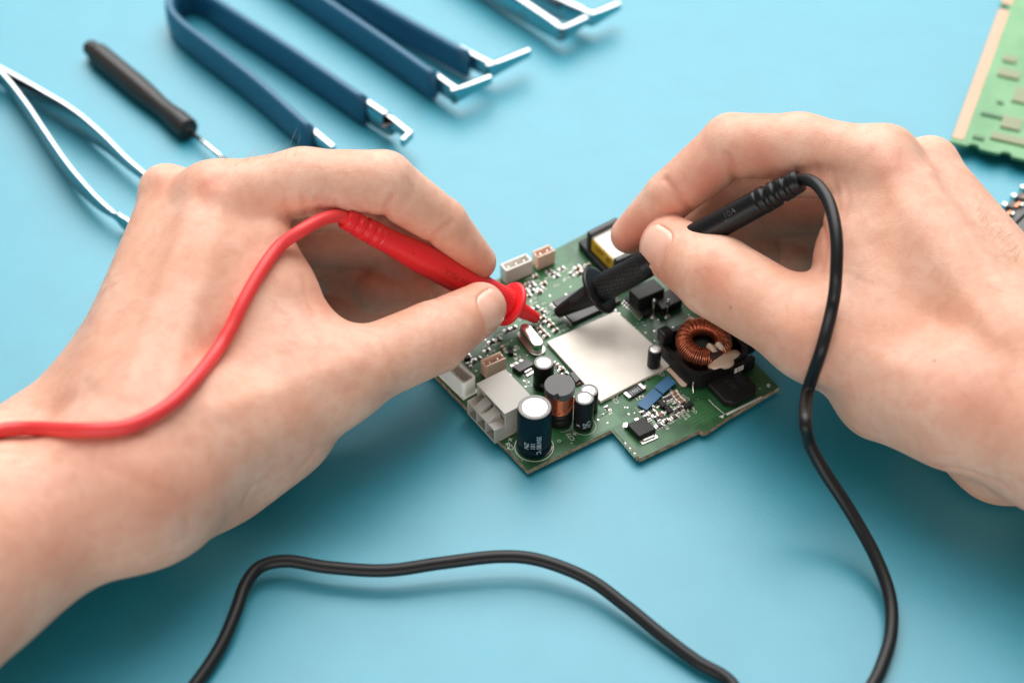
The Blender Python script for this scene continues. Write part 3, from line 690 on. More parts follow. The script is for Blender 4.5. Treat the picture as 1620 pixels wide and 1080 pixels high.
for s, u, v in (('R21', 836, 441), ('C41', 866, 440), ('C44', 886, 430), ('R31', 852, 464), ('R33', 830, 474), ('R34', 844, 480), ('C47', 922, 437), ('R50', 818, 462), ('R51', 824, 492), ('R60', 790, 530), ('C61', 768, 548), ('C62', 800, 545), ('TP4', 826, 505), ('R23', 897, 440), ('C6', 880, 452), ('R61', 778, 556), ('C63', 818, 566)):
    silk_text(s, u, v, .12, 180)
silk_ring(845, 707, .57, .595); silk_ring(885, 664, .5, .515, -120, 40); silk_ring(1036, 583, .27, .29); silk_ring(924, 674, .36, .375, 150, 420); silk_ring(884.5, 697.5, .035, .05); silk_ring(829, 594, .035, .05)
sheet(bm, [Lc_(u, v) for u, v in ((869, 700), (875, 708), (868, 718), (861, 722))], .0135)
for pts in ([(791, 697), (815, 684)], [(1121, 632), (1128, 640)], [(1128, 640), (1147, 656)], [(978, 621), (976, 630)], [(1027, 640), (1042, 654), (1041, 656)], [(1018, 648), (1023, 653)], [(810, 582), (821, 591), (834, 585)], [(905, 517), (891, 499)], [(1008, 490), (1018, 501)], [(840, 455), (850, 450)]): silk_line(pts)
silk_line([(1149, 656), (1206, 628)], .09)
sheet(bm, [Lc_(u, v) for u, v in ((1137, 659), (1145, 656), (1144, 662))], .0135)
tag(link_bm('silkscreen_print', bm, silk, cb), kind='stuff')

# ---- small surface-mount pieces
def smd_mesh(name, l, wd, h, body):
    bm = bmesh.new()
    box(bm, l*.56, wd*.92, h*.94, Matrix.Translation((0, 0, .012)), .01, 0)
    for s in (-1, 1): box(bm, l*.24, wd, h, Matrix.Translation((s*l*.39, 0, .012)), .012, 1)
    for s in (-1, 1): box(bm, l*.34, wd*1.15, .022, Matrix.Translation((s*l*.5, 0, .004)), .006, 1)
    me = bpy.data.meshes.new(name); bm.normal_update(); bm.to_mesh(me); bm.free(); me.materials.append(body); me.materials.append(solder); return me
SM = dict(r=smd_mesh('chip_resistor', .20, .11, .05, res_b), c=smd_mesh('chip_capacitor', .19, .11, .09, cap_b), R=smd_mesh('chip_resistor', .24, .13, .06, res_b), C=smd_mesh('chip_capacitor', .24, .13, .11, cap_b))
def smd(kind, u, v, rot, h=.0):
    o = bpy.data.objects.new('chip_resistor' if kind in 'rR' else 'chip_capacitor', SM[kind]); C.objects.link(o); o.parent = cb
    p = Lc_(u, v, .05); o.location = (p.x, p.y, 0); o.rotation_euler = (0, 0, math.radians(rot+rv.uniform(-3, 3)))
for k, u, v, r in (('c', 846, 437, 0), ('r', 839, 447, 0), ('r', 873, 432, 0), ('r', 888, 424, 0), ('C', 913, 424, 0), ('r', 855, 455, 0), ('r', 830, 458, 0), ('r', 836, 467, 0), ('c', 921, 428, 90), ('c', 929, 419, 0), ('r', 802, 521, 0), ('r', 777, 539, 0),
                   ('r', 842, 451, 0), ('c', 853, 461, 0), ('r', 847, 486, 0), ('c', 858, 502, 0), ('c', 866, 508, 0), ('c', 872, 514, 0), ('c', 879, 522, 0), ('c', 852, 519, 0), ('c', 858, 525, 0), ('c', 864, 531, 0), ('r', 851, 506, 90), ('r', 858, 510, 0),
                   ('r', 879, 575, 90), ('c', 888, 584, 0), ('r', 893, 590, 0), ('c', 884, 579, 90), ('r', 749, 570, 0), ('r', 742, 576, 90), ('r', 746, 566, 90), ('r', 803, 594, 0), ('r', 783, 602, 0), ('r', 794, 598, 0), ('r', 775, 607, 0),
                   ('R', 1028, 643, 0), ('R', 1031, 651, 0), ('R', 1019, 654, 90), ('R', 1040, 662, 90), ('R', 1048, 661, 90), ('C', 1044, 656, 0), ('R', 1043, 672, 0), ('R', 1053, 665, 0), ('R', 1067, 659, 0), ('R', 1055, 631, 90), ('R', 1061, 628, 90), ('C', 1074, 632, 0), ('C', 1079, 636, 0), ('R', 1071, 650, 90), ('R', 1078, 646, 90), ('C', 1067, 622, 0), ('C', 1070, 627, 0), ('R', 1059, 651, 90), ('R', 1024, 660, 90), ('r', 1036, 655, 0), ('r', 1084, 641, 0), ('r', 1070, 640, 90), ('r', 962, 645, 90), ('c', 906, 601, 90),
                   ('r', 990, 508, 90), ('r', 1005, 521, 90), ('c', 1050, 527, 0), ('r', 1062, 520, 0), ('r', 945, 447, 0), ('r', 770, 521, 0), ('r', 760, 530, 0), ('c', 735, 548, 0),
                   ('c', 834, 449, 0), ('r', 868, 428, 0), ('r', 880, 436, 0), ('c', 860, 448, 0), ('r', 824, 462, 0), ('c', 830, 469, 0), ('r', 841, 459, 0), ('r', 818, 470, 0), ('r', 905, 433, 90), ('c', 916, 431, 0), ('r', 836, 488, 0), ('r', 826, 500, 90), ('r', 812, 517, 0), ('r', 788, 536, 0), ('c', 796, 551, 90), ('r', 770, 553, 0), ('r', 756, 566, 0), ('c', 860, 492, 90)):
    smd(k, u, v, r)
def sot23(u, v, rot):
    M = T_(u, v, .08, rot); M.translation.z = 0
    t = bmesh.new(); box(t, .30, .17, .11, M @ Matrix.Translation((0, 0, .03)), .02); o = link_bm('transistor', t, chipb, cb)
    t = bmesh.new()
    for x, y in ((-.1, -.13), (.1, -.13), (0, .13)):
        box(t, .07, .12, .025, M @ Matrix.Translation((x, y, .006)), .008); box(t, .05, .04, .06, M @ Matrix.Translation((x, y*.72, .006)), .008)
    tag(link_bm('leads', t, solder, o), kind='stuff')
sot23(808, 555, 60); sot23(1047, 639, 90); sot23(1058, 648, 90); sot23(1089, 641, 0); sot23(738, 564, 90)

# ---- electrolytic capacitors
def capacitor(label, u, v, r, h, sm, prints=(), size=.13, ring_text=None):
    p = Lc_(u, v); M = Matrix.Translation((p.x, p.y, 0.02))
    bm = bmesh.new(); b_ = .09*r/.3
    lathe(bm, [(0, -.015), (r*.9, -.015), (r*1.0, .02), (r*1.02, h*.08), (r*1.0, h*.13), (r*.965, h*.155), (r*1.0, h*.19), (r, h-b_), (r*.985, h-b_*.5), (r*.95, h-.012)], 48, M)
    o = link_bm('electrolytic_capacitor', bm, sm, cb, True); o['label'] = label
    bm = bmesh.new(); lathe(bm, [(r*.95, h-.012), (r*.9, h+.005), (r*.8, h+.006), (r*.74, h-.012)], 48, M); link_bm('sleeve_rim', bm, ring_g, o, True)
    bm = bmesh.new(); lathe(bm, [(r*.745, h-.012), (r*.73, h-.005), (r*.4, h-.003), (0, h-.003)], 40, M); link_bm('vent_top', bm, alu, o, True)
    th = math.atan2(-1, 0)-RZ        # side that faces the viewer
    if prints:
        bm = bmesh.new()
        for s, da, zf in prints:
            def fn(x, y): 
                a = th+math.radians(da)+y/r; R = r+.004
                return M @ Vector((R*math.cos(a), R*math.sin(a), h*zf-x))
            put_text(bm, s, size, fn)
        tag(link_bm('sleeve_print', bm, print_w, o), kind='stuff')
    if ring_text:
        bm = bmesh.new()
        def fn2(x, y):
            a = math.radians(62)-x/r*1.15; R = r*.87+y
            return M @ Vector((R*math.cos(a), R*math.sin(a), h+.012))
        put_text(bm, ring_text, .085, fn2); link_bm('rim_print', bm, print_w, o)
    return o
capacitor('largest capacitor, navy sleeved, at the near corner', 845, 705.5, .52, 1.72, sleeve_n, (('ZN', -28, .30), ('101', -6, .32), ('35V/85°C', 14, .34)), .2)
capacitor('black capacitor behind the copper coil', 859.5, 609, .32, 1.0, sleeve_b, (('50', -8, .3),), .16)
capacitor('black capacitor right of the copper coil', 922.5, 672, .305, 1.2, sleeve_b, (('8', -35, .2), ('ZN', 5, .22), ('6.3V', 30, .25)), .17)
capacitor('black capacitor tucked behind another, touching the shield', 930.5, 648, .29, .85, sleeve_b, (), .1, '330 6.3V 85')
capacitor('smallest capacitor, at the right corner of the shield', 1033.6, 582, .21, .84, sleeve_b)

# ---- copper-wound inductor between the capacitors
p = Lc_(884, 662); M = Matrix.Translation((p.x, p.y, 0))
bm = bmesh.new(); lathe(bm, [(0, 0), (.42, 0), (.43, .05), (.43, .26), (.41, .29), (.41, .33), (.43, .35), (.43, .5), (.3, .52)], 48, M); ind = link_bm('drum_inductor', bm, chipb, cb, True)
bm = bmesh.new(); pts = []
for layer, (r0, n) in enumerate(((.395, 22), (.415, 14))):
    for k in range(n*20):
        a = k/20*2*math.pi; z = .52+.74*(k/(n*20) if layer == 0 else .12+.75*(1-k/(n*20))); pts.append((r0*math.cos(a), r0*math.sin(a), z))
sweep(bm, [M @ Vector(q) for q in pts], .019, 6); 
lathe(bm, [(.38, .5), (.38, 1.3)], 40, M)
sweep(bm, [M @ Vector((.44*math.cos(a), .44*math.sin(a), .62+.1*(a+2.6))) for a in [-2.7+.1*k for k in range(24)]], .019, 6)
link_bm('copper_winding', bm, copper, ind, True)
bm = bmesh.new(); prof = []
nt = math.radians(-102)-RZ
for k in range(72):
    a = 2*math.pi*k/72; d = (a-nt+math.pi) % (2*math.pi)-math.pi; r = .465-.10*max(0, 1-(abs(d)/.13)**4); prof.append((r*math.cos(a), r*math.sin(a)))
prism(bm, prof, 1.25, 1.5, M, .015); link_bm('ferrite_top', bm, mat('grey_ferrite', (0.085, 0.083, 0.08), 0.55), ind)

# ---- toroid choke in its black holder
ph = Lc_(1112, 556, .25); MH = Matrix.Translation((ph.x, ph.y, 0)) @ Matrix.Rotation(0, 4, 'Z')
bm = bmesh.new(); oc = []
for k in range(48):
    a = 2*math.pi*k/48; n = 5.0; r = 1.17/((abs(math.cos(a))**n+abs(math.sin(a))**n)**(1/n)); oc.append((r*math.cos(a)*1.02, r*math.sin(a)*.98))
inn = [(x*.84, y*.84) for x, y in oc]
lo = [bm.verts.new(MH @ Vector((x, y, .06))) for x, y in oc]; hi = [bm.verts.new(MH @ Vector((x*.97, y*.97, .58))) for x, y in oc]
hi2 = [bm.verts.new(MH @ Vector((x, y, .58))) for x, y in inn]; lo2 = [bm.verts.new(MH @ Vector((x, y, .12))) for x, y in inn]
for k in range(48):
    j = (k+1) % 48
    for A, B in ((lo, hi), (hi, hi2), (hi2, lo2)): bm.faces.new((A[k], A[j], B[j], B[k]))
bm.faces.new(lo2); bm.faces.new(lo[::-1]); bmesh.ops.recalc_face_normals(bm, faces=bm.faces[:])
tor = link_bm('toroid_choke', bm, blk, cb)
for sx, sy, sz, px_, py_, pz_, be in ((.4, .42, .5, -.92, .82, .5, .08), (.34, .4, .3, .95, .85, .5, .06), (.9, .2, .46, .62, -1.2, .05, .03), (.42, 1.7, .56, 1.32, .1, .05, .05)):
    bm = bmesh.new(); box(bm, sx, sy, sz, MH @ Matrix.Translation((px_, py_, pz_)), be); link_bm('holder_post', bm, blk, tor)
mt = Lc_(1113, 541, .72); MT = Matrix.Translation((mt.x, mt.y, .74)) @ Matrix.Rotation(math.radians(7), 4, 'X'); RM, rm = .62, .235
bm = bmesh.new(); pts = []; turns = 66; gap = math.radians(34); a_off = math.radians(-62)-RZ
N = turns*14
for k in range(N+1):
    q = k/N; a = a_off+gap/2+q*(2*math.pi-gap); t_ = 2*math.pi*turns*q+.9*math.sin(9*a)+.5*math.sin(23*a)
    j = .016*math.sin(k*.0731*2)+.008*math.sin(k*.019)
    pts.append((math.cos(a)*(RM+(rm+.018+j)*math.cos(t_)), math.sin(a)*(RM+(rm+.018+j)*math.cos(t_)), (rm+.018+j)*1.15*math.sin(t_)))
sweep(bm, [MT @ Vector(q) for q in pts], .0215, 6); 
sweep(bm, [MT @ Vector(q) for q in (pts[0], (pts[0][0]*1.02, pts[0][1]*1.05, -.1), (pts[0][0]*1.0-.05, pts[0][1]*1.12, -.5))], .023, 6)
link_bm('copper_winding', bm, copper, tor, True)
bm = bmesh.new(); rc_ = []
for k in range(48):
    a = 2*math.pi*k/48; rc_.append([bm.verts.new(MT @ Vector((math.cos(a)*(RM+rm*.98*math.cos(t_)), math.sin(a)*(RM+rm*.98*math.cos(t_)), rm*1.12*math.sin(t_)))) for t_ in [2*math.pi*q/16 for q in range(16)]])
for k in range(48):
    for q in range(16): bm.faces.new((rc_[k][q], rc_[(k+1) % 48][q], rc_[(k+1) % 48][(q+1) % 16], rc_[k][(q+1) % 16]))
link_bm('ring_core', bm, mat('dark_copper_core', lin(60, 30, 22), 0.6), tor, True)
def blob(bm, u, v, h, sx, sy, sz, rot, taper=1.0, lean=0):
    M = T_(u, v, h, rot); M = M @ Matrix.Rotation(math.radians(lean), 4, 'Y'); t = bmesh.new(); bmesh.ops.create_icosphere(t, subdivisions=3, radius=1)
    for vv in t.verts:
        n = 1+.16*math.sin(3*vv.co.x+5*vv.co.y+2*vv.co.z)+.08*math.sin(9*vv.co.y+4*vv.co.z); k = 1+(taper-1)*(vv.co.z*.5+.5)
        vv.co = Vector((vv.co.x*sx*n*k, vv.co.y*sy*n*k, vv.co.z*sz))
    vm = {q: bm.verts.new(M @ q.co) for q in t.verts}
    for f in t.faces: bm.faces.new([vm[q] for q in f.verts])
    t.free()
bm = bmesh.new(); blob(bm, 1143, 567, .55, .58, .36, .24, 0); link_bm('silicone_glue', bm, silicone, tor, True)
for u, v, rot in ((1126, 551, 20), (1138, 548, 35)):
    bm = bmesh.new(); blob(bm, u, v, .93, .13, .22, .42, rot, .6, -28); link_bm('silicone_glue', bm, silicone, tor, True)
bm = bmesh.new(); blob(bm, 1094, 512, .85, .16, .3, .3, 10, .6); link_bm('silicone_glue', bm, silicone, tor, True)
bm = bmesh.new(); prism(bm, [(Lc_(u, v).x, Lc_(u, v).y) for u, v in ((1054, 586), (1062, 583), (1074, 597), (1090, 606), (1085, 613), (1078, 613))], .01, .09, None, .02); link_bm('glue_strip', bm, silicone, cb)
# label "61" on the holder's front
pl = Lc_(1135, 594, .28); MLb = MH @ Matrix.Translation((.42, -1.304, .37)) @ Matrix.Rotation(math.pi/2, 4, 'X')
bm = bmesh.new(); box(bm, .34, .2, .006, MLb); lb = link_bm('paper_label', bm, mat('label_paper', lin(205, 203, 192), .6), tor)
bm = bmesh.new(); put_text(bm, '61', .2, lambda x, y: MLb @ Vector((x+.02, y, .010))); link_bm('label_print', bm, blk, lb)
bm = bmesh.new(); sweep(bm, [Lc_(1097, 622, .02), Lc_(1096, 612, .1), Lc_(1097, 604, .3)], .03, 8); link_bm('wire_leg', bm, nickel, tor, True)

# ---- black power inductor in the hand's shadow
p = Lc_(1150, 652); Mi = Matrix.Translation((p.x+.68, p.y+.68, 0))
bm = bmesh.new(); s_, c_ = .62, .2
prism(bm, [(s_, -s_+c_), (s_, s_-c_), (s_-c_, s_), (-s_+c_, s_), (-s_, s_-c_), (-s_, -s_+c_), (-s_+c_, -s_), (s_-c_, -s_)], .01, .26, Mi, .04); pi_ = link_bm('power_inductor', bm, chipb, cb)
bm = bmesh.new(); put_text(bm, '4R7', .3, lambda x, y: Mi @ Matrix.Rotation(math.pi/2, 4, 'Z') @ Vector((x, y, .264))); put_text(bm, 'DZN', .22, lambda x, y: Mi @ Matrix.Rotation(math.pi/2, 4, 'Z') @ Vector((x, y-.33, .264)))
link_bm('case_print', bm, mat('dim_blue_print', lin(44, 62, 72), .5), pi_)
bm = bmesh.new(); lathe(bm, [(0, 0), (.07, 0), (.06, .03), (0, .035)], 14, T_(1216, 610)); link_bm('solder_joint', bm, solder, cb, True)

# ---- tinned shield
q = [Lc_(u, v, .14) for u, v in ((865, 540), (975, 491.5), (1066, 574), (950, 635))]
bm = bmesh.new(); prism(bm, [(a.x, a.y) for a in q[::-1]], .02, .14, None, .02)
sh = link_bm('shield_lid', bm, tin, cb); sh['label'] = 'bare tinned metal shield in the middle of the board'

# ---- crystal
p0, p1 = Lc_(831.5, 517.6, .42), Lc_(850, 540, .42); d = Vector((p1.x-p0.x, p1.y-p0.y, 0)); ang = math.atan2(d.y, d.x); mc = (p0+p1)/2; Mx = Matrix.Translation((mc.x, mc.y, 0)) @ Matrix.Rotation(ang, 4, 'Z'); hl_ = d.length/2
def stadium(r, n=14): return [(hl_+r*math.cos(a), r*math.sin(a)) for a in [-math.pi/2+math.pi*k/n for k in range(n+1)]]+[(-hl_-r*math.cos(a), -r*math.sin(a)) for a in [-math.pi/2+math.pi*k/n for k in range(n+1)]]
bm = bmesh.new(); prism(bm, stadium(.185), .06, .42, Mx, .03); cr = link_bm('quartz_crystal', bm, shaft_steel, cb); auto_smooth(cr, 50)
cr.data.polygons.foreach_set('use_smooth', [True]*len(cr.data.polygons))
bm = bmesh.new(); prism(bm, stadium(.265), .015, .08, Mx, .02); link_bm('crystal_flange', bm, solder, cr)

# ---- plugs and headers
def header2(u, v, rot, wx, wy, h, m, npins, label, wall=.06, cut=True):
    """open-topped pin header; (u, v) is the near bottom corner, wx runs along the front"""
    p = Lc_(u, v); M = Matrix.Translation((p.x, p.y, .008)) @ Matrix.Rotation(math.radians(rot), 4, 'Z')
    bm = bmesh.new()
    box(bm, wx, wy, .12, M @ Matrix.Translation((wx/2, wy/2, 0)), .015)
    box(bm, wx, wall, h-.12, M @ Matrix.Translation((wx/2, wall/2, .121)), .02)
    box(bm, wx, wall, h-.12, M @ Matrix.Translation((wx/2, wy-wall/2, .121)), .02)
    for x in (wall/2, wx-wall/2):
        box(bm, wall, wy-2*wall-(.09 if cut else 0), h-.16 if cut else h-.12, M @ Matrix.Translation((x, wy/2+(.045 if cut else 0), .121)), .015)
    o = link_bm('pin_header', bm, m, cb); o['label'] = label
    for k in range(npins):
        t = bmesh.new(); x = wall+(wx-2*wall)*(k+.5)/npins
        box(t, .06, .06, h*.72, M @ Matrix.Translation((x, wy*.52, .1)), .012); link_bm('pin', t, nickel, o)
    return o
header2(770, 601.5, 0, .72, .36, .6, pinkp, 2, 'pinkish two-pin header near the grey plug')
header2(851, 428, 0, .68, .36, .58, pinkp, 2, 'pinkish two-pin header at the back edge')
header2(801, 451, 0, 1.02, .40, .62, whiten, 3, 'white three-pin header at the back edge', .06, False)
# big white header at the left edge with one rounded end
pA = Lc_(734, 632); MA = Matrix.Translation((pA.x, pA.y, .008)) @ Matrix.Rotation(math.radians(math.degrees(math.atan2(Lc_(704, 603).y-pA.y, Lc_(704, 603).x-pA.x))), 4, 'Z')
Lw, Ww, Hw = 1.75, .52, .66
bm = bmesh.new()
box(bm, Lw+.06, Ww+.08, .05, MA @ Matrix.Translation((Lw/2, -Ww/2, 0)), .015)
def rrect(l, w_, r, n=6):
    out = []
    for cx, cy, a0 in ((l-r, -r, 0), (r, -r, 90), (r, -w_+r, 180), (l-r, -w_+r, 270)): out += [(cx+r*math.cos(math.radians(a0+90*k/n)), cy+r*math.sin(math.radians(a0+90*k/n))) for k in range(n+1)]
    return out
o_, i_ = rrect(Lw, Ww, .13), [(x*(Lw-.16)/Lw+.08, y*(Ww-.16)/Ww-.08) for x, y in rrect(Lw, Ww, .11)]
r0 = [bm.verts.new(MA @ Vector((x, y, .05))) for x, y in o_]; r1 = [bm.verts.new(MA @ Vector((x, y, Hw-.02))) for x, y in o_]; r1b = [bm.verts.new(MA @ Vector((x*.985+.012, y*.96-.01, Hw))) for x, y in o_]
r2 = [bm.verts.new(MA @ Vector((x, y, Hw))) for x, y in i_]; r3 = [bm.verts.new(MA @ Vector((x, y, .18))) for x, y in i_]; nn = len(o_)
for A, B in ((r0, r1), (r1, r1b), (r1b, r2), (r2, r3)):
    for k in range(nn): bm.faces.new((A[k], A[(k+1) % nn], B[(k+1) % nn], B[k]))
bm.faces.new(r3); bmesh.ops.recalc_face_normals(bm, faces=bm.faces[:])
wh = link_bm('pin_header', bm, whiten, cb); wh['label'] = 'white rounded header at the left edge under the thumb'
for k in range(4):
    t = bmesh.new(); box(t, .065, .065, .34, MA @ Matrix.Translation((.35+.36*k, -Ww*.5, .1)), .01); link_bm('pin', t, nickel, wh)
# grey power socket with three square openings facing out over the board edge
pg = Lc_(783, 700); e_ = Lc_(739, 652); dy_ = Vector((e_.x-pg.x, e_.y-pg.y, 0)); ang = math.degrees(math.atan2(dy_.y, dy_.x))-90
MG = Matrix.Translation((pg.x, pg.y, 0)) @ Matrix.Rotation(math.radians(ang), 4, 'Z'); Lg = dy_.length
bm = bmesh.new(); th_ = .07
def gbox(x0, x1, y0, y1, z0, z1, b_=.012): box(bm, x1-x0, y1-y0, z1-z0, MG @ Matrix.Translation(((x0+x1)/2, (y0+y1)/2, z0)), b_)
zl, zt = .53, 1.06
gbox(0, 1.4, 0, Lg, -.06, .01); gbox(0, .5, 0, Lg, zl-th_, zl); cell = (Lg-th_)/3
for k in range(4): gbox(.003, 1.4, k*cell, k*cell+th_, .012, zl-th_-.002)
gbox(1.3, 1.4, th_, Lg-th_, .012, zl)
gs = link_bm('power_socket', bm, greyn, cb); gs['label'] = 'grey three-way power socket at the left edge'
bm = bmesh.new()
# upper shroud
vs = []
x0, x1 = .36, 1.44
gbox(x0, x1, -.01, Lg+.01, zt-.07, zt, .015); gbox(x0+.02, x1, -.012, .055, zl-.2, zt-.072); gbox(x0+.02, x1, Lg-.055, Lg+.012, zl-.2, zt-.072); gbox(x1-.08, x1, .06, Lg-.06, .03, zt-.072); gbox(x0+.15, x0+.2, .06, Lg-.06, zl+.002, zl+.2)
link_bm('socket_shroud', bm, greyn, gs)
for k in range(2):
    bm = bmesh.new(); c = (k+1)*cell+th_/2; f0 = [MG @ Vector(q) for q in ((.0, c-.16, zl+.002), (.0, c+.16, zl+.002), (.45, c+.16, zl+.002), (.45, c-.16, zl+.002), (.45, c-.16, zl+.24), (.45, c+.16, zl+.24))]
    vs = [bm.verts.new(q) for q in f0]
    for f in ((0, 1, 5, 4), (0, 4, 3), (1, 2, 5), (3, 4, 5, 2), (0, 3, 2, 1)): bm.faces.new([vs[i] for i in f])
    link_bm('latch_ramp', bm, greyn, gs)
bm = bmesh.new(); gbox(.45, .46, th_, Lg-th_, .012, zl-th_, 0); link_bm('socket_back', bm, chipb, gs)

# ---- black packages
def pack(name, us, h, m, bev=.02, label=None, lift=.02):
    q = [Lc_(u, v, h) for u, v in us]; bm = bmesh.new(); c = [(a.x, a.y) for a in q]
    A = sum(c[i][0]*c[(i+1) % len(c)][1]-c[(i+1) % len(c)][0]*c[i][1] for i in range(len(c)))
    prism(bm, c if A > 0 else c[::-1], lift, h, None, bev); o = link_bm(name, bm, m, cb)
    if label: o['label'] = label
    return o, q
def legs(parent, a, b_, n, out, length=.12, wd=.045, h=.06, name='lead'):
    """row of bent leads from a to b, pointing along out"""
    d = (b_-a); out = Vector(out).normalized(); dl = Vector((d.x, d.y, 0)).normalized()
    for k in range(n):
        c = a.lerp(b_, (k+.5)/n); t = bmesh.new()
        R = Matrix((out, Vector((-out.y, out.x, 0)), Vector((0, 0, 1)))).transposed().to_4x4()
        M = Matrix.Translation((c.x, c.y, 0)) @ R
        box(t, .05, wd, .025, M @ Matrix.Translation((.02, 0, h))); box(t, .03, wd, h+.02, M @ Matrix.Translation((.055, 0, .006))); box(t, length, wd*1.1, .022, M @ Matrix.Translation((.06+length/2, 0, .005)), .006)
        link_bm(name, t, solder, parent)
o, q = pack('voltage_regulator', ((810, 579.5), (833, 566.5), (846, 575.5), (822, 588)), .17, chipg); ex_ = (q[1]-q[0]).normalized(); ey_ = Vector((-ex_.y, ex_.x, 0))
legs(o, q[0]+ex_*.02, q[1]-ex_*.02, 3, ey_, .14, .1)
bm = bmesh.new(); c = (q[2]+q[3])/2; box(bm, .3, .2, .03, Matrix.Translation((c.x-ey_.x*.1, c.y-ey_.y*.1, .01)) @ Matrix.Rotation(math.atan2(ex_.y, ex_.x), 4, 'Z'), .01); box(bm, .28, .06, .1, Matrix.Translation((c.x-ey_.x*.05, c.y-ey_.y*.05, .01)) @ Matrix.Rotation(math.atan2(ex_.y, ex_.x), 4, 'Z'), .01); link_bm('tab', bm, solder, o)
o, q = pack('memory_chip', ((873, 476.5), (946, 443), (983, 475), (906, 510)), .13, chipg, .015, 'flat black chip under the black probe tip'); exm = (q[1]-q[0]).normalized()
legs(o, q[0], q[3], 22, -exm, .06, .022, .05); 
o, q = pack('controller_chip', ((988, 471), (1018, 455), (1046, 484), (1018, 499)), .16, chipb); exm = (q[1]-q[0]).normalized()
legs(o, q[0], q[3], 9, -exm, .1, .04, .06)
o, q = pack('relay', ((995, 458.5), (1034, 440), (1052, 457), (1011, 474)), .62, chipb, .03, 'black box behind the row of chip leads')
o, q = pack('relay', ((1032, 470), (1062, 456), (1080, 474), (1048, 489)), .35, chipb, .02, 'lower black box beside the standing leads')
for (u0, v0), (u1, v1) in (((1033, 500), (1027, 478)), ((1055, 500), (1045, 469))):
    r_ = tag(link('standing_diode', bpy.data.meshes.new('standing_diode'), None, cb)); bm = bmesh.new()
    a = Lc_(u0, v0); b_ = Vector((a.x, a.y, .62)); sweep(bm, [a, b_*.5+a*.5, b_], .028, 8); lathe(bm, [(0, .5), (.06, .52), (.07, .6), (.05, .68), (.065, .72), (0, .76)], 12, Matrix.Translation((a.x, a.y, 0))); lathe(bm, [(.12, .0), (.11, .03), (.03, .08)], 14, Matrix.Translation((a.x, a.y, 0)))
    bm.normal_update(); bm.to_mesh(r_.data); bm.free(); r_.data.materials.append(nickel); r_.data.polygons.foreach_set('use_smooth', [True]*len(r_.data.polygons))
o, q = pack('power_transistor', ((992, 670.5), (1018, 659.5), (1038, 678), (1011.5, 690)), .24, chipb, .02, 'square black transistor at the near right corner'); exm = (q[1]-q[0]).normalized(); eym = Vector((-exm.y, exm.x, 0))
legs(o, q[0], q[0]+exm*.01, 1, eym, .12, .1, .1); legs(o, q[1]-exm*.12, q[1]-exm*.11, 1, eym, .12, .1, .1)
for du_ in (.0, .40): 
    c = q[0]+exm*(.06+du_)+eym*.16; bm = bmesh.new(); box(bm, .16, .14, .05, Matrix.Translation((c.x, c.y, .006)) @ Matrix.Rotation(math.atan2(exm.y, exm.x), 4, 'Z'), .02); link_bm('solder_pad', bm, solder, o)
c = (q[2]+q[3])/2; Rz_ = Matrix.Rotation(math.atan2(exm.y, exm.x), 4, 'Z')
bm = bmesh.new(); box(bm, .58, .2, .03, Matrix.Translation((c.x-eym.x*.08, c.y-eym.y*.08, .006)) @ Rz_, .01); box(bm, .42, .1, .06, Matrix.Translation((c.x-eym.x*.07, c.y-eym.y*.07, .03)) @ Rz_, .02); link_bm('tab', bm, solder, o)
o, q = pack('tantalum_capacitor', ((901, 590), (908, 586), (918, 600), (911, 605)), .16, chipg); c = (q[2]+q[3])/2; bm = bmesh.new(); box(bm, .16, .12, .06, Matrix.Translation((c.x, c.y, .01)), .01); link_bm('tab', bm, cap_b, o)
o, q = pack('sense_resistor', ((987.5, 620.5), (1010.5, 607), (1021, 615), (998, 629)), .09, res_b, .012, 'black resistor marked 1001'); exm = (q[1]-q[0]).normalized(); Rz_ = Matrix.Rotation(math.atan2(exm.y, exm.x), 4, 'Z')
for c in ((q[0]+q[3])/2, (q[1]+q[2])/2):
    bm = bmesh.new(); box(bm, .12, .28, .1, Matrix.Translation((c.x, c.y, .012)) @ Rz_, .015); link_bm('end_cap', bm, solder, o)
c = (q[0]+q[2])/2; bm = bmesh.new(); put_text(bm, '1001', .2, lambda x, y: Matrix.Translation((c.x, c.y, .094)) @ Rz_ @ Matrix.Rotation(math.pi, 4, 'Z') @ Vector((x, y, 0))); link_bm('case_print', bm, print_w, o)
bluef = mat('blue_film', lin(46, 104, 148), 0.4, spec=0.5); bump(bluef, 30, .1, .01)
pack('blue_film_pad', ((1007, 639), (1034, 613.5), (1048, 624.5), (1023, 648.5)), .10, bluef, .01, None, .06)
pack('blue_film_pad', ((1035, 611.5), (1056, 593.5), (1070, 604.5), (1049, 622.5)), .13, bluef, .01, None, .09)

